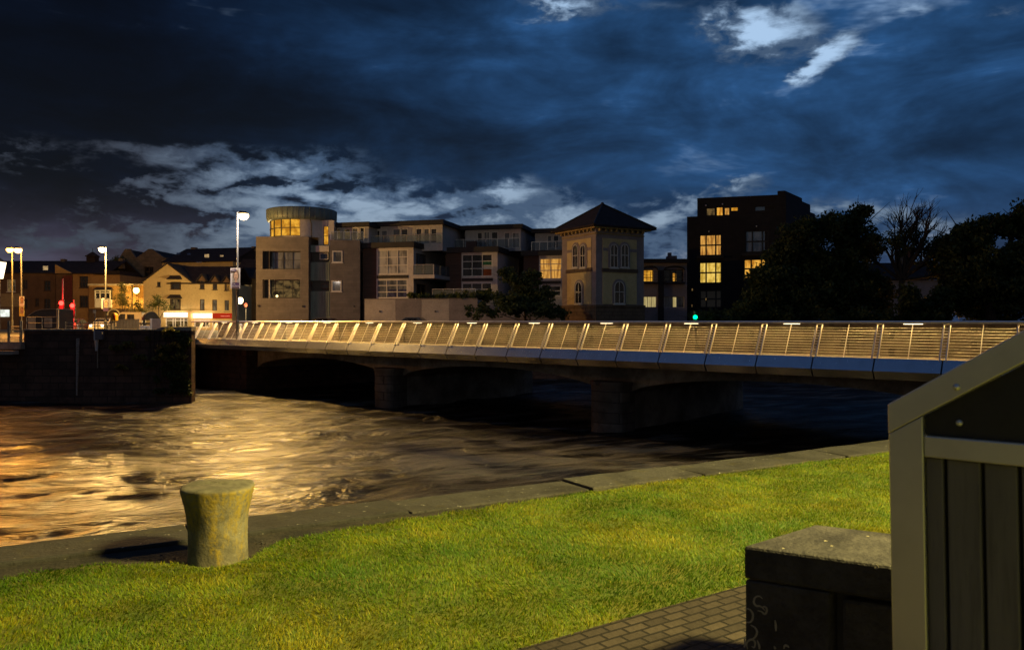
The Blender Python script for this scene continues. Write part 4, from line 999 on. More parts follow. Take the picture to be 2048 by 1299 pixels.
# shop fronts
mb = MB(); u0, u1, z0, z1 = fc.rect(329, 377, 624.5, 634); fc.box(mb, u0, u1, z0, z1, .003, .28); mb.build('shop_sign', M['whitesign'], CH)
mb = MB(); u0, u1, z0, z1 = fc.rect(387, 426, 626, 636); fc.box(mb, u0, u1, z0, z1, .003, .28); mb.build('shop_sign', M['whitesign'], CH)
mb = MB(); u0, u1, z0, z1 = fc.rect(426.3, 464, 626, 636); fc.box(mb, u0, u1, z0, z1, .003, .26); rs = mb.build('shop_sign', M['redsign'], CH); tag(rs, 'red end of the shop sign')
mb = MB(); rr = random.Random(5); px_ = 443
while px_ < 461:     # worn lettering too small to read
    w_ = rr.uniform(.6, 1.3); h_ = rr.choice((1.6, 2.2, 2.2)); u0, u1, z0, z1 = fc.rect(px_, px_ + w_, 631.8 - h_ / 2, 631.8 + h_ / 2); fc.box(mb, u0, u1, z0, z1, .262, .275); px_ += w_ + .5
mb.build('lettering', emat('sign_lettering', (1., .25, .15), .8), rs)
window(fc, fc.rect(331, 376, 635, 655), M['whiteframe'], M['litdim'], CH, [.32, .42, .66, .80], (.72,), .12, .1, name='shop_window')
window(fc, fc.rect(388, 420, 638, 655), M['whiteframe'], M['litdim'], CH, [.38, .72], (.8,), .14, .1, name='shop_window')
window(fc, fc.rect(424, 460, 640, 655), M['whiteframe'], M['litdim'], CH, [.33, .66], (.8,), .12, .1, name='shop_window')
mb = MB(); fc.box(mb, uB - .35, uB + .2, GZ, fc.z(383, 622), .004, .35); mb.build('shop_pilaster', M['cream'], CH)
mb = MB(); fc.box(mb, uA + .3, uC - .2, fc.z(380, 622.6), fc.z(380, 620.6), .003, .18); mb.build('cornice', M['cream'], CH)
area(fc.pt(fc.u(352), fc.z(352, 629), .6), None, (1, .72, .42), 60, 3, .5).rotation_euler = (R(90), 0, 0)
area(fc.pt(fc.u(405), fc.z(405, 631), .6), None, (1, .62, .40), 60, 2.6, .5).rotation_euler = (R(90), 0, 0)

# ---- pub with flat roof, bay window and arched window
fp = FR.px(176, 108, 287, 108)
PB = thing('flat_roofed_pub', 'low ochre flat-roofed building with a white bay window and a small arched window', 'building', fp.pt(4, GZ))
zt_ = fp.z(230, 571)
mb = MB(); fp.wall(mb, fp.u(178), fp.u(290), GZ, zt_, back=7); mb.build('wall', M['ochre'], PB)
mb = MB(); fp.box(mb, fp.u(177), fp.u(290), zt_ + .003, zt_ + .25, -7, .2); mb.build('coping', M['coping'], PB)
u0, u1, z0, z1 = fp.rect(193, 225, 580, 615); mb = MB(); fp.box(mb, u0, u1, z0 - .0, z0 + 1.1, .003, .45); mb.build('bay', M['whiteframe'], PB)
zb_ = z0 + 1.1
window(FR(fp.pt(0, 0, .45), fp.e[:2]), (u0, u1, zb_, z1), M['whiteframe'], M['glass'], PB, [.33, .67], (.72,), .16, -.05, name='bay_window')
mb = MB(); fp.box(mb, u0, u1, zb_ + .003, z1, .003, .33); mb.build('bay_core', M['darkframe'], PB)
mb = MB(); a, b, c, d = fp.rect(191, 228, 574, 580); mb.prism([fp.pt(a, c, .003), fp.pt(a, c, .8), fp.pt(a + .3, d, .2), fp.pt(a + .3, d, .003)], [fp.pt(b, c, .003), fp.pt(b, c, .8), fp.pt(b - .3, d, .2), fp.pt(b - .3, d, .003)]); mb.build('bay_roof', M['slate'], PB)
arched_window(fp, 244, 251, 587, 606, PB, .14, fm=M['brownframe'], smat=M['ochre'])
mb = MB(); fp.box(mb, fp.u(178), fp.u(272), GZ, fp.z(230, 617), .004, .12); mb.build('dark_shopfront', M['brownframe'], PB)
mb = MB(); n = 12; c = fp.u(228); 
for k in range(n):
    a_, b_ = math.pi * k / n, math.pi * (k + 1) / n; r0, r1 = .75, .9; z5 = fp.z(228, 630)
    mb.hexa([fp.pt(c + r0 * math.cos(a_), z5 + r0 * math.sin(a_), .125), fp.pt(c + r1 * math.cos(a_), z5 + r1 * math.sin(a_), .125), fp.pt(c + r1 * math.cos(b_), z5 + r1 * math.sin(b_), .125), fp.pt(c + r0 * math.cos(b_), z5 + r0 * math.sin(b_), .125),
             fp.pt(c + r0 * math.cos(a_), z5 + r0 * math.sin(a_), .2), fp.pt(c + r1 * math.cos(a_), z5 + r1 * math.sin(a_), .2), fp.pt(c + r1 * math.cos(b_), z5 + r1 * math.sin(b_), .2), fp.pt(c + r0 * math.cos(b_), z5 + r0 * math.sin(b_), .2)])
mb.build('door_arch', M['coping'], PB)
mb = MB(); fp.box(mb, fp.u(264.5), fp.u(265.5), GZ, zt_, .003, .14); mb.build('downpipe', M['darkframe'], PB)

# ---- ochre house with slate roof, gablet and cupola
fo_ = FR.px(112, 112, 215, 112)
OH = thing('ochre_house', 'ochre two-storey house with long dark slate roof, pale gablet and roof cupola', 'house', fo_.pt(4, GZ))
zE = fo_.z(165, 548); zR = fo_.z(165, 518)
ops = [fo_.rect(159, 176, 552, 575), fo_.rect(159, 176, 591, 614)]
mb = MB(); fo_.wall(mb, fo_.u(146), fo_.u(186), GZ, zE, ops, back=10, rev=.2); fo_.wall(mb, fo_.u(186) + .003, fo_.u(240), GZ, zE - .1, back=9); mb.build('wall', M['ochre'], OH)
for o in ops: window(fo_, o, M['brownframe'], M['glass'], OH, 3, (.5,), .09, .08, .1)
mb = MB(); fo_.wall(mb, fo_.u(112), fo_.u(146) - .003, GZ, zE, back=9, rev=.1); mb.build('side_wall', M['brownwall'], OH)
mb = MB(); fo_.box(mb, fo_.u(126), fo_.u(145), fo_.z(135, 602), fo_.z(135, 551), .004, .05); mb.build('red_door_panel', mat('dark_red_boards', (.14, .03, .02)), OH)
mb = MB(); gable_roof(mb, fo_, fo_.u(113), fo_.u(214), zE, zR, 10, .3); rf_ = mb.build('roof', M['slate'], OH)
mb = MB(); mb.prism([fo_.pt(fo_.u(113), zE + .1, .36), fo_.pt(fo_.u(147), zE + .1, .36), fo_.pt(fo_.u(113), fo_.z(113, 529), .36)], [fo_.pt(fo_.u(113), zE + .1, .02), fo_.pt(fo_.u(147), zE + .1, .02), fo_.pt(fo_.u(113), fo_.z(113, 529), .02)]); mb.build('gablet', M['ochre'], OH)
cc = fo_.pt(fo_.u(148), 0, -5); mb = MB(); w_ = .62
mb.box(cc.x - w_, cc.x + w_, cc.y - w_, cc.y + w_, zR - .5, fo_.z(148, 508)); zk = fo_.z(148, 508)
mb.box(cc.x - .75, cc.x + .75, cc.y - .75, cc.y + .75, zk + .003, zk + .15)
mb.prism([(cc.x - .7, cc.y - .7, zk + .153), (cc.x + .7, cc.y - .7, zk + .153), (cc.x + .7, cc.y + .7, zk + .153), (cc.x - .7, cc.y + .7, zk + .153)], [(cc.x - .1, cc.y - .1, zk + .75)] * 1 + [(cc.x + .1, cc.y - .1, zk + .75), (cc.x + .1, cc.y + .1, zk + .75), (cc.x - .1, cc.y + .1, zk + .75)])
mb.tube([(cc.x, cc.y, zk + .7), (cc.x, cc.y, zk + 1.3)], .04, 5); mb.build('cupola', M['slate'], rf_)
mb = MB(); fo_.box(mb, fo_.u(203), fo_.u(212), zR - 1, zR + .5, -5.5, -4.8); mb.build('chimney', M['dullstone'], rf_)
mb = MB(); fo_.box(mb, fo_.u(214), fo_.u(240), zE - .1 + .003, zE + .5, -6, .15); mb.build('link_roof', M['slate'], OH)

# ---- brown terrace at the far left
fb_ = FR.px(-160, 113, 112, 113)
BT = thing('brown_terrace', 'dim brown terrace with a lit skylight in its dark roof at the far left', 'house', fb_.pt(15, GZ))
zE = fb_.z(60, 547); zR = fb_.z(60, 518)
bw = [(88, 101, 561, 581), (88, 101, 597, 617), (45, 55, 559, 578), (46, 55, 597, 616), (14, 31, 559, 583), (70, 78, 596, 612)]
ops = [fb_.rect(*r) for r in bw]
mb = MB(); fb_.wall(mb, 0, fb_.u(111.6), GZ, zE, ops, back=10, rev=.25); mb.build('wall', M['brownwall'], BT)
for k, o in enumerate(ops): window(fb_, o, M['whiteframe' if k == 4 else 'brownframe'], M['litdim' if k == 4 else 'glass'], BT, 2, (.5,), .09, .08, .1)
mb = MB(); gable_roof(mb, fb_, 0, fb_.u(111.6), zE, zR, 10, .2); rf_ = mb.build('roof', M['slate'], BT)
def on_slope(fr, px, py0, py1, pxw, zE, zR, half, over=.25, th=.14):
    """a skylight lying on the near slope of gable_roof"""
    k = (zR - zE) / (half + over)
    def at(px_, py):
        # ray hits plane z = zE+th+k*(over-d)
        o0 = fr.O; t_ = (px_ - CX) / F
        lo, hi = -half, over
        for _ in range(40):
            d = (lo + hi) / 2; u, z = fr.uz(px_, py, d)
            if z > zE + th + k * (over - d): hi = d
            else: lo = d
        return fr.pt(u, zE + th + k * (over - d), d)
    return [at(px - pxw / 2, py1), at(px + pxw / 2, py1), at(px + pxw / 2, py0), at(px - pxw / 2, py0)]
def skylight(fr, px, py0, py1, pxw, zE, zR, half, parent, m, over=.25):
    q = on_slope(fr, px, py0, py1, pxw, zE, zR, half, over); up = Vector((0, 0, .06))
    mb = MB().prism([p + up * .1 for p in q], [p + up for p in q]); fm_ = mb.build('skylight', M['darkframe'], parent)
    c = sum(q, Vector()) / 4; mb = MB().prism([c + (p - c) * .82 + up * 1.05 for p in q], [c + (p - c) * .82 + up * 1.3 for p in q]); mb.build('pane', m, fm_)
skylight(fb_, 91, 532, 541.5, 12, zE, zR, 5, rf_, M['skylit'], .2)
mb = MB(); fb_.box(mb, fb_.u(84), fb_.u(92), zR - .8, zR + .4, -5.4, -4.6); mb.build('chimney', M['dullstone'], rf_)
mb = MB(); fb_.box(mb, fb_.u(3), fb_.u(40), fb_.z(20, 613), fb_.z(20, 587), .01, .12); mb.build('sign_board', mat('board', (.30, .22, .12), (.24, .17, .09)), BT)
sgn = emat('white_window_sign', (.75, .80, .72), 1.4, (.5, .52, .46), 1.5)
mb = MB(); fb_.box(mb, fb_.u(-4), fb_.u(19), fb_.z(8, 633), fb_.z(8, 619), .01, .2); mb.build('lit_sign', sgn, BT)

# ---- stone warehouse with two gables
fw2 = FR.px(238, 126, 330, 126)
WH = thing('stone_warehouse', 'dim stone warehouse with twin gables rising behind the flat-roofed pub', 'warehouse', fw2.pt(3, GZ))
zv = fw2.z(270, 515); ops = [fw2.rect(246.5, 252, 536, 550), fw2.rect(258, 263, 537, 550), fw2.rect(288.5, 307, 533, 553)]
mb = MB(); fw2.wall(mb, fw2.u(238.5), fw2.u(332), GZ, zv, ops, back=14, rev=.25)
for a, b, ap0, ap1, zt0 in ((238.5, 271, 250, 260, 497.5), (273, 328, 297, 304, 497.5)):
    pts = lambda d: [fw2.pt(fw2.u(a), zv + .002, d), fw2.pt(fw2.u(b), zv + .002, d), fw2.pt(fw2.u(ap1), fw2.z(ap0, zt0), d), fw2.pt(fw2.u(ap0), fw2.z(ap0, zt0), d)]
    mb.prism(pts(0), pts(-.5))
mb.build('wall', M['dullstone'], WH)
for k, o in enumerate(ops): window(fw2, o, M['brownframe'], M['glass'], WH, 2, (.5,), .09, .1, .1)
mb = MB()
for a, b, ap_, zt0 in ((239, 271, 255, 499.5), (273, 328, 300.5, 499.5)): cross_roof(mb, fw2, fw2.u(a), fw2.u(b), zv - .1, fw2.z(ap_, zt0), -.52, -14, 0, .1, fw2.u(ap_))
mb.build('roof', M['slate'], WH)

# ---- long slate-roofed building behind the cream house
fr2 = FR.px(322, 122, 468, 119)
LR = thing('long_roofed_building', 'building with a long dark slate roof and small skylights behind the cream house', 'building', fr2.pt(5, GZ))
zE = fr2.z(395, 524.5); zR = fr2.z(395, 490.5)
mb = MB(); fr2.wall(mb, fr2.u(324), fr2.u(466), GZ, zE, back=12); mb.build('wall', M['cream'], LR)
mb = MB(); gable_roof(mb, fr2, fr2.u(326), fr2.u(466), zE, zR, 12, .2); gable_end(mb, FR(fr2.pt(fr2.u(466), 0, 0), (-fr2.nr.x, -fr2.nr.y)), 0, 12, zE, zR, 0, th=.3)
rf_ = mb.build('roof', M['slate'], LR)
for px_, a, b, w_, mm in ((357, 506, 510, 8, 'glassgrey'), (378, 507, 510.5, 8, 'glassgrey'), (413.5, 508.5, 516, 11, 'skylit'), (443.5, 510.5, 514, 8, 'skylit')):
    skylight(fr2, px_, a, b, w_, zE, zR, 6, rf_, M[mm], .2)
mb = MB(); fr2.box(mb, fr2.u(335), fr2.u(344), zR - .3, zR + .35, -6.4, -5.7); fr2.box(mb, fr2.u(461), fr2.u(467), zR - .5, zR + .25, -6.4, -5.7); mb.build('chimney', M['dullstone'], rf_)

# ---- dark house by the corner building
fk = FR.px(464, 113, 513, 113)
KH = thing('dark_house', 'dark slate-roofed house squeezed between the cream house and the corner building', 'house', fk.pt(1, GZ))
zE = fk.z(490, 558); zR = fk.z(490, 515)
ops = [fk.rect(486.5, 504.5, 568, 585)]
M['sootstone'] = brickmat('soot_stone', (.11, .085, .06), (.075, .06, .045), (.05, .04, .03), .7, .3, .015, .9, bump=.6)
mb = MB(); fk.wall(mb, fk.u(466), fk.u(520), GZ, zE, ops, back=9); mb.build('wall', M['sootstone'], KH)
window(fk, ops[0], M['brownframe'], M['litdim'], KH, [.72], (.4,), .07, .1)
mb = MB(); gable_roof(mb, fk, fk.u(467), fk.u(525), zE, zR, 9, .2); mb.build('roof', M['slate'], KH)

# ---- house with chimneys behind the trees on the right
fh = FR.px(1700, 98, 1930, 96)
HH = thing('chimneyed_house', 'pale house with slate roof and brick chimneys half hidden between the trees', 'house', fh.pt(8, GZ))
zE = fh.z(1830, 560); zR = fh.z(1830, 522)
ops = [fh.rect(1797, 1812, 570, 600), fh.rect(1846, 1862, 590, 612), fh.rect(1722, 1738, 570, 600)]
mb = MB(); fh.wall(mb, fh.u(1700), fh.u(1905), GZ, zE, ops, back=9); mb.build('wall', mat('pale_house_render', (.36, .31, .30), (.28, .24, .23), .6, .9), HH)
for o in ops: window(fh, o, M['whiteframe'], M['glass'], HH, 2, (.5,), .08, .1)
mb = MB(); gable_roof(mb, fh, fh.u(1700), fh.u(1900), zE, zR, 9, .3); rf_ = mb.build('roof', M['slate'], HH)
M['redbrick'] = brickmat('red_chimney_brick', (.22, .09, .05), (.16, .07, .04), (.1, .08, .07), .24, .08, .01, .9)
for a, b, c, mm in ((1822, 1833, 498, 'dullstone'), (1838.5, 1850.5, 490, 'redbrick')):
    mb = MB(); u0, u1 = fh.u(a), fh.u(b); zc = fh.z(a, c); fh.box(mb, u0, u1, zR - 1.2, zc, -5, -4); fh.box(mb, u0 - .1, u1 + .1, zc + .003, zc + .15, -5.1, -3.9)
    for k in range(2): mb.tube([fh.pt(u0 + (u1 - u0) * (k + .5) / 2, zc + .15, -4.5), fh.pt(u0 + (u1 - u0) * (k + .5) / 2, zc + .55, -4.5)], .11, 8)
    mb.build('chimney', M[mm], rf_)

# ================================================================== street lamps
M['pole'] = mat('galvanised_pole', (.30, .29, .27), (.2, .2, .19), 3, .55, metal=.6, bump=.05)
M['darkpole'] = mat('dark_pole', (.09, .085, .08), (.06, .06, .055), 3, .55, metal=.3, bump=.05)
def street_lamp(px, Y, top_py, head_px, head_py, label, col, glow, power, mp='pole', lc=None, out=0., river=0):
    b = P(px, HY, Y); top = P(px, top_py, Y); hd = P(head_px, head_py, Y - out); Yh = Y - out
    L = thing('street_lamp', label, 'street lamp', (b.x, b.y, GZ), 'street lamps across the river')
    mb = MB().tube([(b.x, b.y, GZ), (b.x, b.y, GZ + 1.2), (b.x, b.y, GZ + 1.25), (b.x, b.y, top.z)], [.11, .11, .075, .05], 10); mb.build('pole', M[mp], L)
    s_ = 1 if head_px > px else -1
    mb = MB().tube([(b.x, b.y, top.z - .12), (b.x + s_ * .12, b.y, top.z + .03), (hd.x - s_ * .2, Yh, hd.z + .16)], .035, 8); mb.build('arm', M[mp], L)
    mb = MB(); w_ = .17
    x0, x1 = hd.x - .30, hd.x + .30
    mb.prism([(x0, Yh - w_, hd.z + .02), (x1, Yh - w_, hd.z + .02), (x1, Yh + w_, hd.z + .02), (x0, Yh + w_, hd.z + .02)], [(x0 + .08, Yh - w_ * .5, hd.z + .2), (x1 - .14, Yh - w_ * .5, hd.z + .16), (x1 - .14, Yh + w_ * .5, hd.z + .16), (x0 + .08, Yh + w_ * .5, hd.z + .2)])
    hdo = mb.build('lamp_head', M[mp], L, bevel=.02)
    mb = MB(); mb.lathe((hd.x, Yh, hd.z + .015), [(.001, -.40), (.16, -.36), (.28, -.22), (.30, -.08), (.26, .0)], 16); 
    for i, v in enumerate(mb.v): mb.v[i] = (hd.x + (v[0] - hd.x) * 1.1, Yh + (v[1] - Yh) * .9, v[2])
    mb.build('bulb_cover', emat('lamp_glow', col, glow), hdo, True)
    point((hd.x, Yh, hd.z - .45), lc or col, power, .2)
    if river: spot((hd.x, Yh, hd.z - .45), (hd.x + 6, Yh - 22, WZ), (1., .54, .07), river, 140, .22, .5)
    return L
street_lamp(475, 50, 424.5, 487, 428, 'tall grey street lamp with a poster on its pole beside the corner apartment building', (1., .70, .30), 9., 3000, 'darkpole', (1., .84, .70), .9, 16000)
street_lamp(211.5, 72, 494, 205, 496, 'slender street lamp with brilliant white light in front of the ochre house', (1., .76, .36), 30., 16000, 'darkpole', (1., .58, .16), 1.2)
street_lamp(42.5, 70, 495.5, 36, 497.5, 'street lamp with election posters strapped to its pole at the far left', (1., .58, .16), 12., 4500, 'darkpole', (1., .42, .07), 1.2)
street_lamp(24.5, 76, 494.5, 20, 497, 'orange street lamp without posters, leftmost of the lamps', ORANGE, 22., 7000, 'darkpole', None, 1.2)

# wall lamps
def wall_lamp(px, py, Y, label, col, glow, power, r=.28, off=.5):
    c = P(px, py, Y); L = thing('wall_lamp', label, 'wall lamp', c + Vector((0, off, 0)))
    mb = MB().tube([(c.x, Y + off + .1, c.z + .25), (c.x, Y + .1, c.z + .32), (c.x, Y, c.z + r * .8)], .03, 6); mb.build('bracket', M['darkpole'], L)
    mb = MB().ball(c, r, 14, 1.15); mb.build('globe', emat('lamp_glow', col, glow), L, True)
    mb = MB().lathe((c.x, c.y, c.z + r * .9), [(.02, .18), (r * .7, .1), (r * .95, 0)], 14); mb.build('cap', M['darkpole'], L, True)
    l = point((c.x, Y - r - .1, c.z - .1), col, power, .2)
    return L
wall_lamp(272.5, 580.5, 106.6, 'glowing orange wall lamp between the pub and the cream house', (1., .60, .14), 14., 2600, .38, .9)
wall_lamp(480, 600.5, 98, 'round white lamp on the dark house beside the no-entry sign', (1., .72, .32), 14., 8000, .38, .6)
c_ = P(1866, 633, 74)
L = thing('garden_lamp', 'low orange lamp glowing behind the leaves of the right-hand trees', 'lamp', (c_.x, c_.y, GZ))
MB().tube([(c_.x, c_.y, GZ), (c_.x, c_.y, c_.z - .15)], .04, 6).build('pole', M['darkpole'], L)
MB().ball(c_, .2, 12).build('globe', emat('lamp_glow', (1., .42, .06), 14.), L, True); point((c_.x, c_.y - .4, c_.z + .1), ORANGE, 260, .2)
c_ = P(1632, 608, 72)
L = thing('porch_lamp', 'tiny yellow lamp among dark leaves right of the black block', 'lamp', (c_.x, c_.y, GZ))
MB().tube([(c_.x, c_.y, GZ), (c_.x, c_.y, c_.z - .1)], .03, 6).build('pole', M['darkpole'], L)
MB().ball(c_, .12, 10, 1.5).build('globe', emat('lamp_glow', (1., .70, .25), 3.), L, True)
# lantern cut by the left edge
c_ = P(-2, 540, 44.5)
L = thing('lantern', 'large white glowing lantern cut off by the left edge of the view', 'lantern', (c_.x, c_.y, GZ))
mb = MB(); s_ = .26
lo = [(c_.x - s_ * .55, c_.y - s_ * .55, c_.z - .48), (c_.x + s_ * .55, c_.y - s_ * .55, c_.z - .48), (c_.x + s_ * .55, c_.y + s_ * .55, c_.z - .48), (c_.x - s_ * .55, c_.y + s_ * .55, c_.z - .48)]
hi = [(c_.x - s_, c_.y - s_, c_.z + .45), (c_.x + s_, c_.y - s_, c_.z + .45), (c_.x + s_, c_.y + s_, c_.z + .45), (c_.x - s_, c_.y + s_, c_.z + .45)]
mb.prism(lo, hi).build('glass', emat('lantern_glow', (1., .80, .52), 3.5), L)
mb = MB().prism([p + Vector((0, 0, .003)) for p in map(Vector, hi)], [(c_.x, c_.y, c_.z + .75)] * 4); mb.build('cap', M['darkpole'], L)
MB().tube([(c_.x, c_.y, GZ), (c_.x, c_.y, c_.z - .48)], .06, 8).build('pole', M['darkpole'], L)
point((c_.x, c_.y - .7, c_.z), (1., .36, .05), 1100, .25)

# ================================================================== traffic lights
def traffic_light(px, py, Y, label, col, s, power, top_py=None):
    b = P(px, HY, Y); c = P(px, py, Y); L = thing('traffic_light', label, 'traffic light', (b.x, b.y, GZ), None)
    zt_ = P(px, top_py, Y).z if top_py else c.z + .5
    MB().tube([(b.x, Y + .12, GZ), (b.x, Y + .12, zt_)], .055, 8).build('pole', M['pole'], L)
    mb = MB().box(b.x - .20, b.x + .20, Y - .08, Y + .06, c.z - .98, c.z + .24); hd = mb.build('head', M['darkframe'], L, bevel=.03)
    for k, cc in ((0, col), (1, None), (2, None)):
        z_ = c.z - .37 * k if col[0] > .5 else c.z + .0 - .27 * (k - 0)
        mb = MB(); n = 14; mb.prism([(b.x + .175 * math.cos(6.2832 * i / n), Y - .083, z_ + .175 * math.sin(6.2832 * i / n)) for i in range(n)], [(b.x + .175 * math.cos(6.2832 * i / n), Y - .14, z_ + .175 * math.sin(6.2832 * i / n)) for i in range(n)])
        mb.build('lens', emat('signal', cc, s) if cc else M['darkframe'], hd)
        mb = MB().lathe((b.x, Y - .08, z_), [(.13, 0), (.13, .001)], 10); 
    if power: point((b.x, Y - 1.1, c.z - .2), col, power, .12)
    return L
traffic_light(124, 606, 62, 'red traffic light on the tall pale pole at the left', (1., .012, .008), 22., 800, 557)
traffic_light(146, 611, 66, 'red traffic light on a short pole, right of the tall pale pole', (1., .012, .008), 22., 800)
traffic_light(1390, 634, 66, 'small green traffic light in front of the black apartment block', (.0, 1., .30), 4., 14)

# ================================================================== posters and signs on poles
M['paper'] = mat('poster_white', (.55, .50, .47), (.48, .44, .42), 2, .6, bump=0)
M['purple'] = mat('poster_purple', (.07, .035, .11), rough=.6, bump=0)
M['skin'] = mat('poster_portrait_skin', (.42, .27, .17), (.36, .22, .14), 6, .6, bump=0)
M['hair'] = mat('poster_portrait_hair', (.12, .07, .04), (.08, .045, .03), 10, .6, bump=0)
M['posterbg'] = mat('poster_background', (.30, .27, .22), (.22, .20, .17), 3, .6, bump=0)
def disc(mb, fr, u, z, ru, rz, d0, d1, n=16):
    mb.prism([fr.pt(u + ru * math.cos(6.2832 * i / n), z + rz * math.sin(6.2832 * i / n), d0) for i in range(n)], [fr.pt(u + ru * math.cos(6.2832 * i / n), z + rz * math.sin(6.2832 * i / n), d1) for i in range(n)])
def letters(fr, u0, u1, z, h, d, seed, m, parent, name='lettering'):
    rr = random.Random(seed); mb = MB(); u = u0
    while u < u1:
        w_ = h * rr.uniform(.45, .8); kind = rr.randrange(4); s_ = h * .16; w_ = min(w_, u1 - u)
        if w_ < s_ * 2: break
        fr.box(mb, u, u + s_, z, z + h, d, d + .004)
        if kind in (0, 1): fr.box(mb, u + w_ - s_, u + w_, z, z + h * (.5 if kind else 1), d, d + .004)
        if kind in (0, 2): fr.box(mb, u + s_, u + w_ - s_ * (kind == 0), z + h - s_, z + h, d, d + .004)
        if kind in (1, 2, 3): fr.box(mb, u + s_, u + w_, z, z + s_, d, d + .004)
        if kind == 2: fr.box(mb, u + s_, u + w_ * .8, z + h * .42, z + h * .58, d, d + .004)
        u += w_ + h * .22
    return mb.build(name, m, parent)
def portrait_poster(px0, px1, py0, py1, Y, label, bands=True, tilt=0, pap='paper', loc=None):
    fr = FR.px(px0, Y, px1, Y); u0, u1, z0, z1 = fr.rect(px0, px1, py0, py1); w_, h_ = u1 - u0, z1 - z0
    T = thing('poster', label, 'poster', fr.pt((u0 + u1) / 2, z0), None)
    mb = MB(); fr.box(mb, u0, u1, z0, z1, -.02, 0); mb.build('board', M[pap], T)
    mb = MB(); fr.box(mb, u0 + w_ * .20, u1 - w_ * .05, z0 + h_ * .30, z1 - h_ * .03, .002, .006); pic = mb.build('portrait', M['posterbg'], T)
    uc, zc = u0 + w_ * .58, z0 + h_ * .64
    mb = MB(); disc(mb, fr, uc + w_ * .02, zc + h_ * .02, w_ * .30, h_ * .25, .008, .012); mb.build('hair', M['hair'], pic)
    mb = MB(); disc(mb, fr, uc, zc - h_ * .02, w_ * .215, h_ * .185, .014, .018); fr.box(mb, uc - w_ * .1, uc + w_ * .1, z0 + h_ * .31, zc - h_ * .15, .0125, .0135); mb.build('face', M['skin'], pic)
    mb = MB()
    for s_ in (-1, 1): disc(mb, fr, uc + s_ * w_ * .085, zc + h_ * .02, w_ * .038, h_ * .012, .019, .021, 8); fr.box(mb, uc + s_ * w_ * .09 - w_ * .05, uc + s_ * w_ * .09 + w_ * .05, zc + h_ * .048, zc + h_ * .058, .019, .021)
    disc(mb, fr, uc, zc - h_ * .105, w_ * .085, h_ * .016, .019, .021, 10); fr.box(mb, uc - w_ * .03, uc + w_ * .03, zc - h_ * .045, zc - h_ * .037, .019, .021); mb.build('features', M['hair'], pic)
    if bands:
        mb = MB(); fr.box(mb, u0 + w_ * .17, u1 - w_ * .06, z0 + h_ * .05, z0 + h_ * .285, .002, .012); b_ = mb.build('name_band', M['purple'], T)
        letters(fr, u0 + w_ * .2, u0 + w_ * .52, z0 + h_ * .20, h_ * .05, .013, 3, M['paper'], b_); letters(fr, u0 + w_ * .2, u1 - w_ * .1, z0 + h_ * .085, h_ * .075, .013, 9, M['paper'], b_)
        mb = MB(); fr.box(mb, u0 + w_ * .08, u0 + w_ * .6, z1 - h_ * .16, z1 - h_ * .05, .022, .026); b_ = mb.build('party_band', M['purple'], T)
        letters(fr, u0 + w_ * .12, u0 + w_ * .45, z1 - h_ * .095, h_ * .03, .027, 5, M['paper'], b_); letters(fr, u0 + w_ * .12, u0 + w_ * .55, z1 - h_ * .145, h_ * .03, .027, 6, M['paper'], b_)
    return T
portrait_poster(461, 480, 536, 577, 49.85, 'white election poster with smiling portrait and purple bands on the tall grey street lamp')
M['yellowpaper'] = mat('poster_yellow', (.50, .42, .10), (.42, .34, .08), 2, .6, bump=0)
portrait_poster(38.5, 48, 592.5, 612, 69.8, 'upper election poster with a pale portrait on the left street lamp', False)
portrait_poster(38.5, 48, 612.5, 632, 69.8, 'lower yellow election poster on the left street lamp', False, pap='yellowpaper')
portrait_poster(206, 217, 599, 622, 71.8, 'dark election poster on the slender white street lamp', False, pap='purple')
fr = FR.px(203, 71.9, 208, 71.9); u0, u1, z0, z1 = fr.rect(202.5, 208.5, 596, 617)
mb = MB(); fr.box(mb, u0, u1, z0, z1, -.06, -.03); tag(mb.build('placard', M['paper']), 'plain white placard half behind the dark poster on the slender lamp', 'placard')
# no-entry style round sign on the dark house
fr = FR.px(488, 99, 495, 99); c0 = fr.uz(491.5, 609.5)
T = thing('round_sign', 'round red traffic sign on the dark house beside the white lamp', 'sign', fr.pt(c0[0], c0[1]))
mb = MB(); disc(mb, fr, c0[0], c0[1], .24, .28, -.03, 0); mb.build('plate', mat('sign_red', (.62, .06, .03), rough=.4, bump=0), T)
mb = MB(); disc(mb, fr, c0[0], c0[1], .15, .18, .002, .008); mb.build('face', mat('sign_pale', (.62, .42, .36), rough=.4, bump=0), T)
mb = MB(); fr.box(mb, c0[0] - .03, c0[0] + .03, c0[1] - .1, c0[1] + .1, .009, .012); mb.build('bar', M['redsign'], T)
MB().tube([fr.pt(c0[0], GZ, -.07), fr.pt(c0[0], c0[1] + .3, -.07)], .03, 6).build('pole', M['darkpole'], T)
# small white sign on a dark post
b = P(189, HY, 60); T = thing('small_sign', 'small pale sign plate on a dark post behind the quay railing', 'sign', (b.x, b.y, GZ))
MB().tube([(b.x, 60.05, GZ), (b.x, 60.05, P(189, 619, 60).z)], .04, 6).build('pole', M['darkpole'], T)
MB().box(b.x - .11, b.x + .11, 60 - .03, 60, P(189, 626, 60).z, P(189, 619.5, 60).z).build('plate', M['coping'], T)
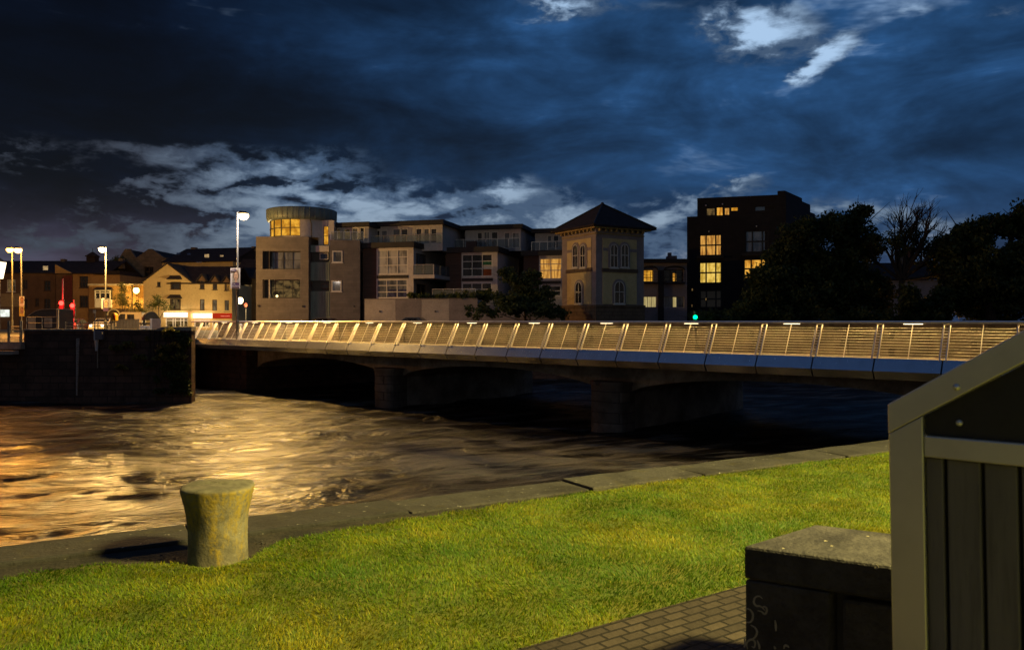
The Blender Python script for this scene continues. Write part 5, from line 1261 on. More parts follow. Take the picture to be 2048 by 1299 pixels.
# ================================================================== vehicles and small things along the far quay
M['tyre'] = mat('tyre_rubber', (.02, .02, .02), rough=.85, bump=0)
M['rim'] = mat('wheel_rim', (.35, .35, .35), rough=.4, metal=.7, bump=0)
def paint(name, c, coat=.6): return mat(name, c, tuple(x * .85 for x in c), 1.5, .4, bump=0, coat=coat)
def vehicle(name, label, cat, px, Y, heading, L_, W_, H_, van, pm, tail=None, head=None, gm=None):
    """side profile swept over the width, cabin drawn in; x forward"""
    b = P(px, HY, Y); T = thing(name, label, cat, (b.x, b.y, GZ)); ch, sh = math.cos(heading), math.sin(heading)
    def W3(x, y, z): return Vector((b.x + x * ch - y * sh, b.y + x * sh + y * ch, GZ + z))
    h = L_ / 2; w = W_ / 2; cl = .22
    if van: prof = [(-h, cl), (h, cl), (h, .75), (h - .25, 1.0), (h - .95, H_ - .12), (h - 1.2, H_), (-h + .1, H_), (-h, H_ - .15)]; beltz = 1.05; cab = (-h + .02, h - .95)
    else: prof = [(-h, cl), (h, cl), (h, .62), (h - .15, .78), (h - 1.15, .92), (h - 1.9, H_ - .02), (h - 2.3, H_), (-h + .9, H_ - .03), (-h + .25, .98), (-h, .9)]; beltz = .94; cab = None
    sec = []
    for (yy, ins) in ((-w, .06), (-w + .06, 0), (w - .06, 0), (w, .06)):
        sec.append([W3(x * (1 - ins * .3), (yy * (1 - .16 * max(0, (z - beltz)) / max(.1, H_ - beltz))), z) for x, z in prof])
    mb = MB(); n = len(prof); base = 0
    for s_ in sec: mb.v += [tuple(p) for p in s_]
    for i in range(3):
        for k in range(n):
            j = (k + 1) % n; mb.f.append((i * n + k, i * n + j, (i + 1) * n + j, (i + 1) * n + k))
    mb.f.append(tuple(range(n))[::-1]); mb.f.append(tuple(range(3 * n, 4 * n)))
    body = mb.build('body', pm, T, bevel=.03)
    gm = gm or M['glass']
    def pane(pts, nm='window'): 
        c = sum(pts, Vector()) / len(pts); nn = (pts[1] - pts[0]).cross(pts[2] - pts[0]).normalized(); ctr = W3(0, 0, .9)
        if nn.dot(c - ctr) < 0: nn = -nn
        MB().prism([p + nn * .004 for p in pts], [p + nn * .012 for p in pts]).build(nm, gm, T)
    if van:
        a, c, e_ = h - 1.0, H_ - .12, 1.08
        for s_ in (-1, 1):
            ys = s_ * w; yt = s_ * w * .87
            pane([W3(h - .42, ys, 1.08), W3(h - 1.55, ys, 1.08), W3(h - 1.55, yt, H_ - .2), W3(h - 1.05, yt, H_ - .2)])
            pane([W3(h - 1.75, ys, 1.15), W3(h - 2.5, ys, 1.15), W3(h - 2.5, yt, H_ - .25), W3(h - 1.75, yt, H_ - .25)])
        pane([W3(h - .27, -w * .9, 1.03), W3(h - .27, w * .9, 1.03), W3(h - .93, w * .8, H_ - .16), W3(h - .93, -w * .8, H_ - .16)], 'windscreen')
    else:
        for s_ in (-1, 1):
            ys = s_ * w * .985; yt = s_ * w * .86
            pane([W3(h - 1.35, ys, .97), W3(-h + .75, ys, .97), W3(-h + 1.1, yt, H_ - .09), W3(h - 2.0, yt, H_ - .09)])
        pane([W3(h - 1.22, -w * .88, .95), W3(h - 1.22, w * .88, .95), W3(h - 1.86, w * .76, H_ - .05), W3(h - 1.86, -w * .76, H_ - .05)], 'windscreen')
        pane([W3(-h + .28, -w * .86, 1.0), W3(-h + .28, w * .86, 1.0), W3(-h + .86, w * .76, H_ - .07), W3(-h + .86, -w * .76, H_ - .07)], 'rear_window')
    for sx in (-1, 1):
        for sy in (-1, 1):
            cx_, cy_ = sx * (h - .75), sy * (w - .1); n = 18; r_ = .31
            ring = lambda rr_, yy: [W3(cx_ + rr_ * math.cos(6.2832 * i / n), yy, r_ + rr_ * math.sin(6.2832 * i / n)) for i in range(n)]
            wh = MB().prism(ring(r_, cy_ - .1), ring(r_, cy_ + .11 * 1)).build('wheel', M['tyre'], T)
            MB().prism(ring(.19, cy_ + sy * .112), ring(.17, cy_ + sy * .125)).build('rim', M['rim'], wh)
    for s_ in (-1, 1):
        for x_, mm, nm, z_ in ((-h - .012, tail, 'tail_light', .78), (h - .0, head, 'headlight', .60)):
            MB().hexa([W3(x_ - .01, s_ * (w - .28) - .13, z_), W3(x_ + .022, s_ * (w - .28) - .13, z_), W3(x_ + .022, s_ * (w - .28) + .13, z_), W3(x_ - .01, s_ * (w - .28) + .13, z_),
                       W3(x_ - .01, s_ * (w - .28) - .13, z_ + .2), W3(x_ + .022, s_ * (w - .28) - .13, z_ + .2), W3(x_ + .022, s_ * (w - .28) + .13, z_ + .2), W3(x_ - .01, s_ * (w - .28) + .13, z_ + .2)]).build(nm, mm or M['rim'], T)
    return T
tl = emat('tail_lamp', (1., .03, .012), 9.)
vehicle('car', 'dark hatchback seen from behind with both red tail lights glowing', 'car', 153.5, 84, R(96), 4.0, 1.72, 1.46, False, paint('dark_red_paint', (.10, .02, .02)), tl, None, M['litdim'])
point((P(153, HY, 84).x, 81.2, GZ + .9), (1., .03, .012), 60, .2)
vehicle('car', 'white car facing the river behind the lamp post with bright headlights', 'car', 207, 86, R(-82), 4.0, 1.72, 1.5, False, paint('white_paint', (.62, .60, .55)), None, emat('head_lamp', (1., .86, .62), 6.))
vehicle('van', 'small pale van with curved windscreen behind the beige hoarding', 'van', 257, 88, R(188), 3.3, 1.7, 2.2, True, paint('beige_paint', (.42, .36, .25)))
vehicle('car', 'dark parked car in front of the corner building, mostly behind the handrail', 'car', 640, 74, R(172), 4.2, 1.75, 1.52, False, paint('dark_grey_paint', (.06, .055, .05)))
vehicle('car', 'black parked car in front of the garden wall with pale panels', 'car', 818, 72, R(170), 4.1, 1.75, 1.55, False, paint('black_paint', (.02, .02, .02)))

def qbox(mb, px0, px1, py0, py1, Y0, Y1):
    a = P(px0, py1, Y0); b = P(px1, py0, Y0); return mb.box(a.x, b.x, Y0, Y1, a.z, b.z)
# kiosk
Y = 54
T = thing('kiosk', 'dark curved-roof kiosk with a notice on its front behind the far quay wall', 'kiosk', P(85, HY, Y) + Vector((0, 0, GZ - EYE)))
sh_ = [(55, 634), (63, 628), (72, 623), (84, 620), (100, 619), (116, 619)]
mb = MB(); lo = [P(a, 642, Y) for a, _ in sh_]
outl = [P(a, b_, Y) for a, b_ in sh_]; outl = [Vector((outl[0].x, Y, GZ))] + outl + [Vector((outl[-1].x, Y, GZ))]
mb.prism(outl, [p + Vector((0, 1.9, 0)) for p in outl]); mb.build('body', paint('kiosk_dark_paint', (.035, .03, .03), .3), T)
mb = MB(); pts = [P(a, b_ - .3, Y) for a, b_ in sh_]
for p0, p1 in zip(pts[:-1], pts[1:]): mb.hexa([p0 + Vector((0, -.08, .004)), p1 + Vector((0, -.08, .004)), p1 + Vector((0, 2, .004)), p0 + Vector((0, 2, .004)), p0 + Vector((0, -.08, .05)), p1 + Vector((0, -.08, .05)), p1 + Vector((0, 2, .05)), p0 + Vector((0, 2, .05))])
mb.build('roof', mat('kiosk_roof', (.26, .21, .16)), T)
mb = MB(); qbox(mb, 56, 71, 634, 662, Y - .02, Y - .003); mb.build('side_panel', mat('kiosk_pale_panel', (.36, .31, .22), (.28, .24, .17)), T)
mb = MB(); qbox(mb, 88.5, 104, 635.5, 654, Y - .02, Y - .003); nt_ = mb.build('notice', M['posterbg'], T)
fr = FR((P(88.5, HY, Y).x, Y - .02), (1, 0))
for k in range(5): letters(fr, .06, .42, P(0, 652.5, Y).z + k * .1, .05, .002, 20 + k, M['darkframe'], nt_)
# railings on the quay
def railing(label, posts, rails, Y, base_py=658.5, r=.022, top_py=643):
    b = P(posts[0], HY, Y); T = thing('quay_railing', label, 'railing', (b.x, Y, P(0, base_py, Y).z))
    for p_ in posts:
        a = P(p_, base_py, Y); MB().tube([a, (a.x, Y, P(p_, top_py, Y).z)], r * 1.2, 6).build('post', M['pole'], T)
    mb = MB()
    for py in rails: mb.tube([P(posts[0], py, Y), P(posts[-1], py, Y)], r, 6)
    mb.build('rails', M['pole'], T); return T
railing('thin metal railing on the quay wall in front of the red tail lights', (131, 163, 166, 196, 209, 222), (645.5, 651.5), QY + .25)
railing('thin wire railing on the quay wall in front of the dark kiosk', (53, 84, 115), (633.5, 645.5), QY + .25, 658, .014, 633)
b = P(115.5, HY, QY + .3); T = thing('pale_pole', 'short pale pole at the end of the wire railing by the kiosk', 'pole', (b.x, b.y, zq(657.5)))
MB().tube([(b.x, b.y, zq(657.5)), (b.x, b.y, zq(619.5))], .06, 8).build('shaft', M['coping'], T); MB().ball((b.x, b.y, zq(619)), .065, 8).build('cap', M['coping'], T)
# gate and steps at the left
b = P(32, HY, QY); T = thing('quay_gate', 'metal ladder gate with rungs on the low ledge at the far left', 'gate', (b.x, QY, DECK))
mb = MB(); 
for p_ in (19, 21.5, 43, 46): mb.tube([(P(p_, HY, QY).x, QY - .12, DECK + .05), (P(p_, HY, QY).x, QY - .12, zq(641))], .035, 6)
mb.build('gate_post', M['pole'], T); mb = MB()
for py in (653, 659, 666, 674): mb.tube([(P(21.5, HY, QY).x, QY - .12, zq(py)), (P(43, HY, QY).x, QY - .12, zq(py))], .025, 6)
mb.build('rung', M['pole'], T)
# lifebuoy box
b = P(226, HY, QY + .25); T = thing('lifebuoy_box', 'yellow lifebuoy housing with a red side on a post by the quay wall', 'lifebuoy box', (b.x, b.y, zq(658)))
mb = MB(); pr = [(221, 641), (221, 629), (223, 626), (226, 625), (229, 626), (231, 629), (231, 641)]
o0 = [P(a, c, QY + .1) for a, c in pr]; mb.prism(o0, [p + Vector((0, .32, 0)) for p in o0]).build('housing', mat('lifebuoy_yellow', (.72, .42, .02), (.62, .34, .02), rough=.45, bump=0), T, bevel=.03)
mb = MB(); lo_ = [P(a, c, QY + .095) for a, c in ((226, 637), (226, 630), (228, 627.5), (230.3, 630), (230.3, 637))]; mb.prism(lo_, [p + Vector((0, -.03, 0)) for p in lo_]).build('red_panel', mat('lifebuoy_red', (.6, .06, .02), rough=.5, bump=0), T)
for p_ in (223, 229): MB().tube([(P(p_, HY, QY + .25).x, QY + .25, zq(658)), (P(p_, HY, QY + .25).x, QY + .25, zq(641))], .035, 6).build('post', M['pole'], T)
# hoarding
T = thing('hoarding', 'beige ribbed hoarding panel on the quay in front of the small pale van', 'hoarding', P(255, HY, 53) + Vector((0, 0, GZ - EYE)))
hm = mat('beige_sheet', (.46, .39, .22), (.38, .32, .18), 1.5, .7, bump=.1)
mb = MB(); qbox(mb, 233, 278, 638.5, 676, 53, 53.05); mb.build('panel', hm, T)
mb = MB()
for k in range(16):
    px_ = 234 + k * 2.9; a = P(px_, 676, 53); c = P(px_ + 1, 638.6, 53); mb.box(a.x, c.x, 52.965, 52.998, a.z, c.z)
mb.build('rib', hm, T)
mb = MB(); qbox(mb, 232.4, 278.6, 637.6, 638.4, 52.95, 53.07); mb.build('rail', M['pole'], T)
# grey board and planters
T = thing('site_board', 'grey ribbed board with a white post behind the stepped quay coping', 'board', P(310, HY, 54) + Vector((0, 0, GZ - EYE)))
mb = MB(); qbox(mb, 303.5, 321, 637, 675, 54, 54.06); mb.build('board', mat('grey_board', (.24, .23, .25), (.19, .18, .2)), T)
mb = MB(); qbox(mb, 300, 303.2, 636.5, 675, 53.95, 54.1); mb.build('post', M['whiteframe'], T)
mb = MB()
for k in range(5): a = P(303.8, 640 + 4 * k, 54); c = P(320.7, 639.4 + 4 * k, 54); mb.box(a.x, c.x, 53.975, 53.998, a.z, c.z)
mb.build('rib', M['pole'], T)
for a, c, lb in ((279, 289.5, 'white concrete block beside the beige hoarding'), (293, 300, 'white concrete block touching the grey board')):
    mb = MB(); qbox(mb, a, c, 651, 674.8, 55, 55.6); o = mb.build('concrete_block', M['whiteframe'], bevel=.03); tag(o, lb, 'block')
mb = MB(); 
T = thing('barrier_rail', 'low dark rail between the white concrete blocks', 'rail', P(285, HY, 55.8) + Vector((0, 0, GZ - EYE)))
qbox(mb, 279, 301, 645, 648.5, 55.8, 55.85); mb.build('rail', M['darkpole'], T); mb = MB()
for p_ in (281, 290.5, 299.5): qbox(mb, p_, p_ + 1, 645, 674.5, 55.86, 55.92)
mb.build('post', M['darkpole'], T)
# awning
c_ = P(295, HY, 60); T = thing('awning', 'brown domed awning over a doorway beside the cream house shops', 'awning', (c_.x, 60, GZ))
mb = MB(); n = 16; r_ = P(311, HY, 60).x - c_.x; z0 = P(295, 640, 60).z; z1 = P(295, 622, 60).z; rows = []
for j in range(6):
    ph = math.pi / 2 * j / 5; rows.append([(c_.x + r_ * math.cos(ph) * math.cos(math.pi * i / n), 60.6 - 1.0 * math.cos(ph) * math.sin(math.pi * i / n), z0 + (z1 - z0) * math.sin(ph)) for i in range(n + 1)])
for a, b_ in zip(rows[:-1], rows[1:]):
    for i in range(n): mb.poly([a[i], a[i + 1], b_[i + 1], b_[i]])
mb.build('canopy', mat('brown_canvas', (.13, .10, .05), (.10, .075, .04)), T)
mb = MB()
for s_ in (-1, 1): mb.box(c_.x + s_ * (r_ - .1) - .05, c_.x + s_ * (r_ - .1) + .05, 60.45, 60.6, GZ, z0)
mb.build('post', M['darkpole'], T)
# bracket box, depth gauge and downpipe on the quay wall
T = thing('wall_cabinet', 'grey cabinet with a white edge hung over the quay wall coping', 'cabinet', (qx(196), QY, zq(680)))
mb = MB(); qbox(mb, 190, 204, 657, 679, QY - .32, QY - .08); mb.build('cabinet', mat('cabinet_grey', (.20, .18, .19), (.16, .14, .15), rough=.5, bump=.05), T, bevel=.01)
mb = MB(); qbox(mb, 187.2, 189.8, 655.5, 680, QY - .34, QY - .08); mb.build('edge', M['whiteframe'], T)
mb = MB(); mb.tube([(qx(197), QY - .2, zq(679)), (qx(197), QY - .2, zq(701))], [.11, .07], 8); mb.build('pipe', M['whiteframe'], T)
mb = MB(); mb.tube([(qx(197), QY - .1, zq(701)), (qx(197), QY - .1, zq(735))], .03, 6); mb.build('cable', M['pole'], T)
T = thing('depth_gauge', 'white graduated depth gauge board running down the quay wall into the river', 'gauge', (qx(156), QY, WZ))
mb = MB(); mb.prism([(qx(153.5), QY - .08, zq(790)), (qx(156), QY - .08, zq(790)), (qx(156), QY - .02, zq(790)), (qx(153.5), QY - .02, zq(790))], [(qx(154), QY - .08, zq(676.5)), (qx(160), QY - .08, zq(676.5)), (qx(160), QY - .02, zq(676.5)), (qx(154), QY - .02, zq(676.5))])
gg = mb.build('board', mat('gauge_white', (.42, .37, .33), (.30, .25, .21), 4, .7), T)
mb = MB()
for k in range(22):
    py = 679 + k * 4.9; f_ = (py - 676) / 114; r1 = 154 + (6 - 3.5 * f_) * (.75 if k % 5 == 0 else .45) - .5 * f_; a = P(154.1 - .4 * f_, py + .45, QY - .083); b_ = P(r1, py - .45, QY - .083); mb.box(a.x, b_.x, QY - .086, QY - .081, a.z, b_.z)
mb.build('mark', M['darkframe'], gg)
# white post on the bridge approach
p = B(22.3, 1.6); T = thing('bollard_post', 'white round-topped post on the footway at the far end of the bridge', 'post', (p.x, p.y, DECK))
MB().tube([(p.x, p.y, DECK), (p.x, p.y, DECK + .86)], .075, 10).build('shaft', M['whiteframe'], T); MB().ball((p.x, p.y, DECK + .9), .12, 10).build('cap', M['whiteframe'], T)

# ================================================================== foreground
# mooring bollard
bc = ground_pt(436, 1117); H_ = .475
T = thing('mooring_bollard', 'waisted stone mooring bollard with yellow lichen standing on the quay edge', 'bollard', (bc.x, bc.y, 0))
m, t = newmat('lichen_stone'); co = t.n('ShaderNodeTexCoord').outputs['Object']; spx = t.n('ShaderNodeSeparateXYZ'); t.set(spx.inputs[0], co)
n1 = t.noise(co, 7, 7, .7); n2 = t.noise(t.mapping(co, scale=(1, 1, .28)), 16, 6, .7); n3 = t.noise(co, 34, 5, .65)
col = t.mix(t.sstep(n1, .35, .68), (.17, .155, .10), (.075, .068, .043)); col = t.mix(t.m('MULTIPLY', t.sstep(n3, .52, .7), .55), col, (.06, .052, .035))
lf = t.m('MULTIPLY', t.sstep(spx.outputs[2], .468, .445), t.sstep(t.m('ADD', n2, t.m('MULTIPLY', spx.outputs[2], .50)), .54, .72))
lf = t.m('MULTIPLY', lf, t.sstep(n3, .34, .56))
col = t.mix(t.m('MULTIPLY', lf, .75), col, (.26, .185, .006))
col = t.mix(t.sstep(t.noise(co, 21, 3, .6), .72, .78), col, (.62, .58, .48))
b = t.n('ShaderNodeBsdfPrincipled', Base_Color=col, Roughness=.85); bp = t.n('ShaderNodeBump', Strength=.7, Distance=.012); t.set(bp.inputs['Height'], t.m('ADD', n1, t.m('MULTIPLY', n3, .6))); t.set(b.inputs['Normal'], bp); finish(t, b); M['lichen'] = m
prof = [(.180, -.05), (.179, .0), (.176, .06), (.174, .12), (.175, .18), (.179, .24), (.186, .30), (.196, .35), (.208, .40), (.217, .44), (.220, .452), (.217, .462), (.208, .468), (.18, .474), (.10, .480), (.001, .482)]
mb = MB(); mb.lathe((bc.x, bc.y, 0), [(r * 1.0, z) for r, z in prof], 64); rr = np.random.default_rng(4)
for i, v in enumerate(mb.v):
    a = math.atan2(v[1] - bc.y, v[0] - bc.x); k = 1 + .012 * math.sin(2 * a + 1) + .008 * math.sin(5 * a + v[2] * 9) + .005 * math.sin(13 * a - v[2] * 17)
    mb.v[i] = (bc.x + (v[0] - bc.x) * k, bc.y + (v[1] - bc.y) * k, v[2] + .006 * math.sin(3 * a) * (v[2] > .4))
mb.build('stone', m, T, True)
# earth patch round it: small stones and crumbs on the quay
mb = MB(); rr = random.Random(12)
for k in range(240):
    s_ = rr.uniform(0, 9); p = K(s_, -.62 - abs(rr.gauss(0, .06)) - (.18 * rr.random() if s_ < 2.6 else 0)); r_ = rr.uniform(.003, .011); mb.ball((p.x, p.y, .006), r_, 5, .5)
tag(mb.build('gravel_crumbs', M['kerb']), 'crumbs of stone and earth along the back of the kerb', 'gravel', kind='stuff')

# granite bench block
M['granite'] = mat('dark_granite', (.072, .067, .060), (.022, .020, .018), 5, .62, bump=.6, bscale=40)
M['graffiti'] = mat('pale_scribble', (.50, .46, .32), (.38, .34, .22), 30, .8, bump=0)
G0 = Vector((.95, 3.2, 0)); GD = Vector((.874, -.486, 0)); GS = Vector((.425, .34, 0)); GZT = .58; gt = .135
T = thing('stone_bench', 'dark granite block bench with white scribbles on its corner beside the litter bin', 'bench', G0 + GD * .5)
def gb(a0, a1, s0, s1, z0, z1, mb):
    q = lambda a, s_, z: G0 + GD * a + GS * s_ + Vector((0, 0, z))
    return mb.hexa([q(a0, s0, z0), q(a1, s0, z0), q(a1, s1, z0), q(a0, s1, z0), q(a0, s0, z1), q(a1, s0, z1), q(a1, s1, z1), q(a0, s1, z1)])
gb(-.0, 1.5, 0, 1, GZT - gt, GZT, MB()).build('slab', M['granite'], T, bevel=.012)
gb(.004, .325, .006, .99, -.05, GZT - gt - .003, MB()).build('block', M['granite'], T, bevel=.008)
gb(.36, 1.46, .045, .95, -.05, GZT - gt - .022, MB()).build('block', M['granite'], T, bevel=.016)
gb(.325, 1.4, .12, .9, -.05, GZT - gt - .004, MB()).build('core', M['joint'], T)
fg_ = FR((G0.x, G0.y), (GD.x, GD.y))
def stroke(pts, r, name='scribble'):
    mb = MB(); P3 = []
    for px_, py_ in pts:
        u, z = fg_.uz(px_, py_); P3.append((u, z))
    # smooth by Catmull-Rom and lay a flat ribbon 1 mm thick on the face
    S = []
    for i in range(len(P3) - 1):
        p0, p1, p2, p3 = P3[max(i - 1, 0)], P3[i], P3[i + 1], P3[min(i + 2, len(P3) - 1)]
        for k in range(6):
            tt = k / 6; S.append(tuple(.5 * ((2 * b) + (-a + c) * tt + (2 * a - 5 * b + 4 * c - d) * tt ** 2 + (-a + 3 * b - 3 * c + d) * tt ** 3) for a, b, c, d in zip(p0, p1, p2, p3)))
    S.append(P3[-1])
    for i in range(len(S) - 1):
        (u0, z0), (u1, z1) = S[i], S[i + 1]; l = math.hypot(u1 - u0, z1 - z0) or 1; f_ = i / len(S); w_ = r * (.35 + .65 * math.sin(math.pi * min(1, f_ * 1.05)))
        nu, nz = -(z1 - z0) / l * w_, (u1 - u0) / l * w_; d0 = -.0029 if z0 < GZT - gt else .0005
        mb.prism([fg_.pt(u0 - nu, z0 - nz, d0), fg_.pt(u1 - nu, z1 - nz, d0), fg_.pt(u1 + nu, z1 + nz, d0), fg_.pt(u0 + nu, z0 + nz, d0)], [fg_.pt(u0 - nu, z0 - nz, d0 + .0015), fg_.pt(u1 - nu, z1 - nz, d0 + .0015), fg_.pt(u1 + nu, z1 + nz, d0 + .0015), fg_.pt(u0 + nu, z0 + nz, d0 + .0015)])
    mb.build(name, M['graffiti'], T)
sc_ = lambda L_: [(1480 + x / 5.017, 1040 + y / 5.017) for x, y in L_]
for L_ in ([(225, 785), (190, 760), (150, 775), (138, 820), (160, 855), (200, 860), (235, 885), (245, 905)], [(175, 905), (215, 915), (245, 940), (268, 910), (262, 875), (235, 865), (228, 890)],
           [(45, 885), (90, 890), (125, 930), (125, 985), (100, 1020), (60, 1020)], [(105, 1050), (150, 1075), (170, 1120), (150, 1170), (120, 1190)], [(75, 1290), (65, 1240), (85, 1205), (130, 1195), (150, 1230), (140, 1275), (115, 1260)],
           [(170, 1200), (190, 1250), (195, 1290)], [(40, 1180), (50, 1230), (40, 1270)], [(440, 1290), (445, 1260), (470, 1255), (490, 1275)], [(350, 1000), (358, 1050), (360, 1110)], [(340, 1260), (355, 1290)]):
    stroke(sc_(L_), .0042)
stroke(sc_([(1345, 455), (1365, 445), (1382, 465), (1365, 482), (1350, 470)]), .003)
# droppings and lichen rings on top
mb = MB(); rr = random.Random(8)
for px_, py_ in ((1566, 1096), (1651, 1081), (1663, 1091), (1735, 1072)):
    Y_ = (EYE - GZT) / ((py_ - HY) / F); p = P(px_, py_, Y_); r_ = rr.uniform(.005, .009); n = 9
    mb.prism([(p.x + r_ * rr.uniform(.6, 1.3) * math.cos(6.2832 * i / n), p.y + .7 * r_ * rr.uniform(.6, 1.3) * math.sin(6.2832 * i / n), GZT + .0005) for i in range(n)], [(p.x + r_ * .7 * math.cos(6.2832 * i / n), p.y + r_ * .5 * math.sin(6.2832 * i / n), GZT + .0016) for i in range(n)])
mb.build('dropping', M['graffiti'], T)

# litter bin
fb_ = FR((1.0185, 2.11), (.69, -.72))
z_tl = fb_.z(1777, 815)
M['binsteel'] = steelmat('bin_steel', (.80, .79, .70), .46, .35, 0, (5, 5, .8))
M['binpanel'] = mat('bin_dark_panel', (.035, .033, .032), (.026, .025, .024), 3, .45, bump=.05)
M['slatdark'] = mat('bin_slat', (.20, .18, .16), (.14, .125, .11), 2.5, .55, bump=.12, stretch=(3, 3, .25))
T = thing('litter_bin', 'large steel litter bin with sloping hood, dark panel and vertical slats at the right edge', 'litter bin', fb_.pt(0, z_tl))
def fpx(px, py, d=0): u, z = fb_.uz(px, py); return fb_.pt(u, z, d)
U1 = .62
slope = (fb_.z(2048, 668) - fb_.z(1779, 808)) / (fb_.u(2048) - fb_.u(1779)); z0_ = fb_.z(1779, 808)
pB = lambda u, z, d: fb_.pt(u, z, d)
def plate(pts, d0, d1, name, mm, bev=.003):
    mb = MB().prism([pB(u, z, d0) for u, z in pts], [pB(u, z, d1) for u, z in pts]); return mb.build(name, mm, T, bevel=bev)
wS = fb_.u(1846) ; zt2 = z0_ + slope * U1
hb = fb_.z(1846, 831); bandz = hb - (z0_ + slope * wS)      # vertical thickness of the hood's band (negative)
zl = fb_.z(1779, 866)
plate([(0, zl), (wS, hb), (U1, hb + slope * (U1 - wS)), (U1, zt2), (0, z0_)], -.03, .006, 'hood_band', M['binsteel'])
plate([(0, .04), (wS, .04), (wS, hb - .0015), (0, zl - .0015)], -.03, .004, 'corner_post', M['binsteel'])
zr1 = fb_.z(1846, 871); zr0 = fb_.z(1846, 914)
plate([(wS + .001, zr0), (U1, zr0), (U1, zr1), (wS + .001, zr1)], -.028, .002, 'cross_rail', M['binsteel'], .004)
plate([(wS + .001, zr1 + .001), (U1, zr1 + .001), (U1, hb + slope * (U1 - wS) - .001), (wS + .001, hb - .002)], -.03, -.012, 'dark_panel', M['binpanel'], .001)
us = [fb_.u(x) for x in (1846, 1885, 1960, 2034)]; us += [us[3] + (us[3] - us[2]) * k for k in (1, 2)]
for a, b_ in zip(us[:-1], us[1:]):
    if a > U1: break
    plate([(a + (.005 if a > us[0] else .001), .08), (min(b_, U1) - .004, .08), (min(b_, U1) - .004, zr0 - .001), (a + (.005 if a > us[0] else .001), zr0 - .001)], -.03, -.008, 'slat', M['slatdark'], .004)
plate([(.01, .05), (U1 - .01, .05), (U1 - .01, zr1), (.01, zl - .05)], -.56, -.034, 'liner', M['binpanel'])
mb = MB(); mb.prism([pB(0, z0_ - .012, -.03), pB(U1, zt2 - .012, -.03), pB(U1, zt2 - .012, -.60), pB(0, z0_ - .012, -.60)], [pB(0, z0_, -.03), pB(U1, zt2, -.03), pB(U1, zt2, -.60), pB(0, z0_, -.60)]); mb.build('hood', M['binsteel'], T)
mb = MB()
for px_, py_, d in ((1916, 776, .008), (1916, 848, -.010)):
    u, z = fb_.uz(px_, py_); c = pB(u, z, d); mb.ball(c, .0085, 12)
mb.build('rivet', M['rail'], T, True)
mb = MB(); u, z = fb_.uz(1777, 905); mb.hexa([pB(-.008, z - .045, -.02), pB(-.001, z - .045, -.02), pB(-.001, z - .045, -.06), pB(-.008, z - .045, -.06), pB(-.008, z + .045, -.02), pB(-.001, z + .045, -.02), pB(-.001, z + .045, -.06), pB(-.008, z + .045, -.06)]); mb.build('hinge', M['binpanel'], T)
T.rotation_mode = 'QUATERNION'; T.rotation_quaternion = Matrix.Rotation(R(1.0), 4, fb_.nr).to_quaternion()

# ================================================================== trees and plants
def leafmat(name, c1, c2):
    m, t = newmat(name); at = t.n('ShaderNodeAttribute'); at.attribute_name = 'tone'
    col = t.mix(at.outputs['Fac'], c1, c2); b = t.n('ShaderNodeBsdfPrincipled', Base_Color=col, Roughness=.6); b.inputs['Specular IOR Level'].default_value = .25
    tr = t.n('ShaderNodeBsdfTranslucent'); t.set(tr.inputs[0], col); mx = t.n('ShaderNodeMixShader'); mx.inputs[0].default_value = .3
    t.t.links.new(b.outputs[0], mx.inputs[1]); t.t.links.new(tr.outputs[0], mx.inputs[2]); finish(t, mx); return m
M['leafdark'] = leafmat('dark_leaves', (.035, .052, .018), (.085, .105, .03))
M['leafmid'] = leafmat('green_leaves', (.06, .08, .02), (.12, .14, .035))
M['leaflight'] = leafmat('light_leaves', (.12, .12, .035), (.22, .20, .05))
M['bark'] = mat('bark', (.06, .045, .035), (.035, .028, .022), 4, .9, bump=.6, stretch=(3, 3, .5))
def leaves(centers, radii, per, size, seed, mt, parent, name='crown', flat=.75):
    """clumps of leaf-sized quads around many clump centres"""
    g = np.random.default_rng(seed); C = np.repeat(np.asarray(centers), per, 0); Rr = np.repeat(np.asarray(radii), per)[:, None]
    n = len(C); d = g.normal(0, 1, (n, 3)); d /= np.linalg.norm(d, axis=1)[:, None]; rad = g.random(n)[:, None] ** .45
    p = C + d * rad * Rr * np.array([1, 1, flat]); tone = np.clip(np.repeat(g.random(len(centers)), per) * .6 + g.random(n) * .4, 0, 1)
    a = g.normal(0, 1, (n, 3)); a /= np.linalg.norm(a, axis=1)[:, None]; b = np.cross(a, g.normal(0, 1, (n, 3))); b /= np.linalg.norm(b, axis=1)[:, None]
    s = (size * g.uniform(.6, 1.3, n))[:, None]
    V = np.stack([p - a * s, p - b * s * .5, p + a * s, p + b * s * .5], 1).reshape(-1, 3)
    if parent: V = V - np.array(world_loc(parent))
    return mesh_np(name, V, np.arange(n * 4).reshape(n, 4), mt, parent, attr=np.repeat(tone, 4))
def branches(mb, p, d, L_, r, depth, g, spread=.5, up=.15, tips=None, kids=(2, 4)):
    pts = [p]; q = p.copy(); dd = d.copy(); n = 4
    for k in range(n):
        dd = (dd + Vector((g.gauss(0, .12), g.gauss(0, .12), g.gauss(0, .08) + up * .2))).normalized(); q = q + dd * L_ / n; pts.append(q.copy())
    mb.tube(pts, [r * (1 - .5 * k / n) for k in range(n + 1)], 6 if depth > 1 else 4, cap=False)
    if tips is not None: tips.append(q)
    if depth <= 0: return
    for k in range(g.randint(*kids)):
        f = g.uniform(.35, 1.); i = min(n - 1, int(f * n)); o = pts[i].lerp(pts[i + 1], f * n - i)
        nd = (dd + Vector((g.gauss(0, spread), g.gauss(0, spread), g.gauss(up, spread * .6)))).normalized()
        branches(mb, o, nd, L_ * g.uniform(.5, .78), r * .5, depth - 1, g, spread, up, tips, kids)
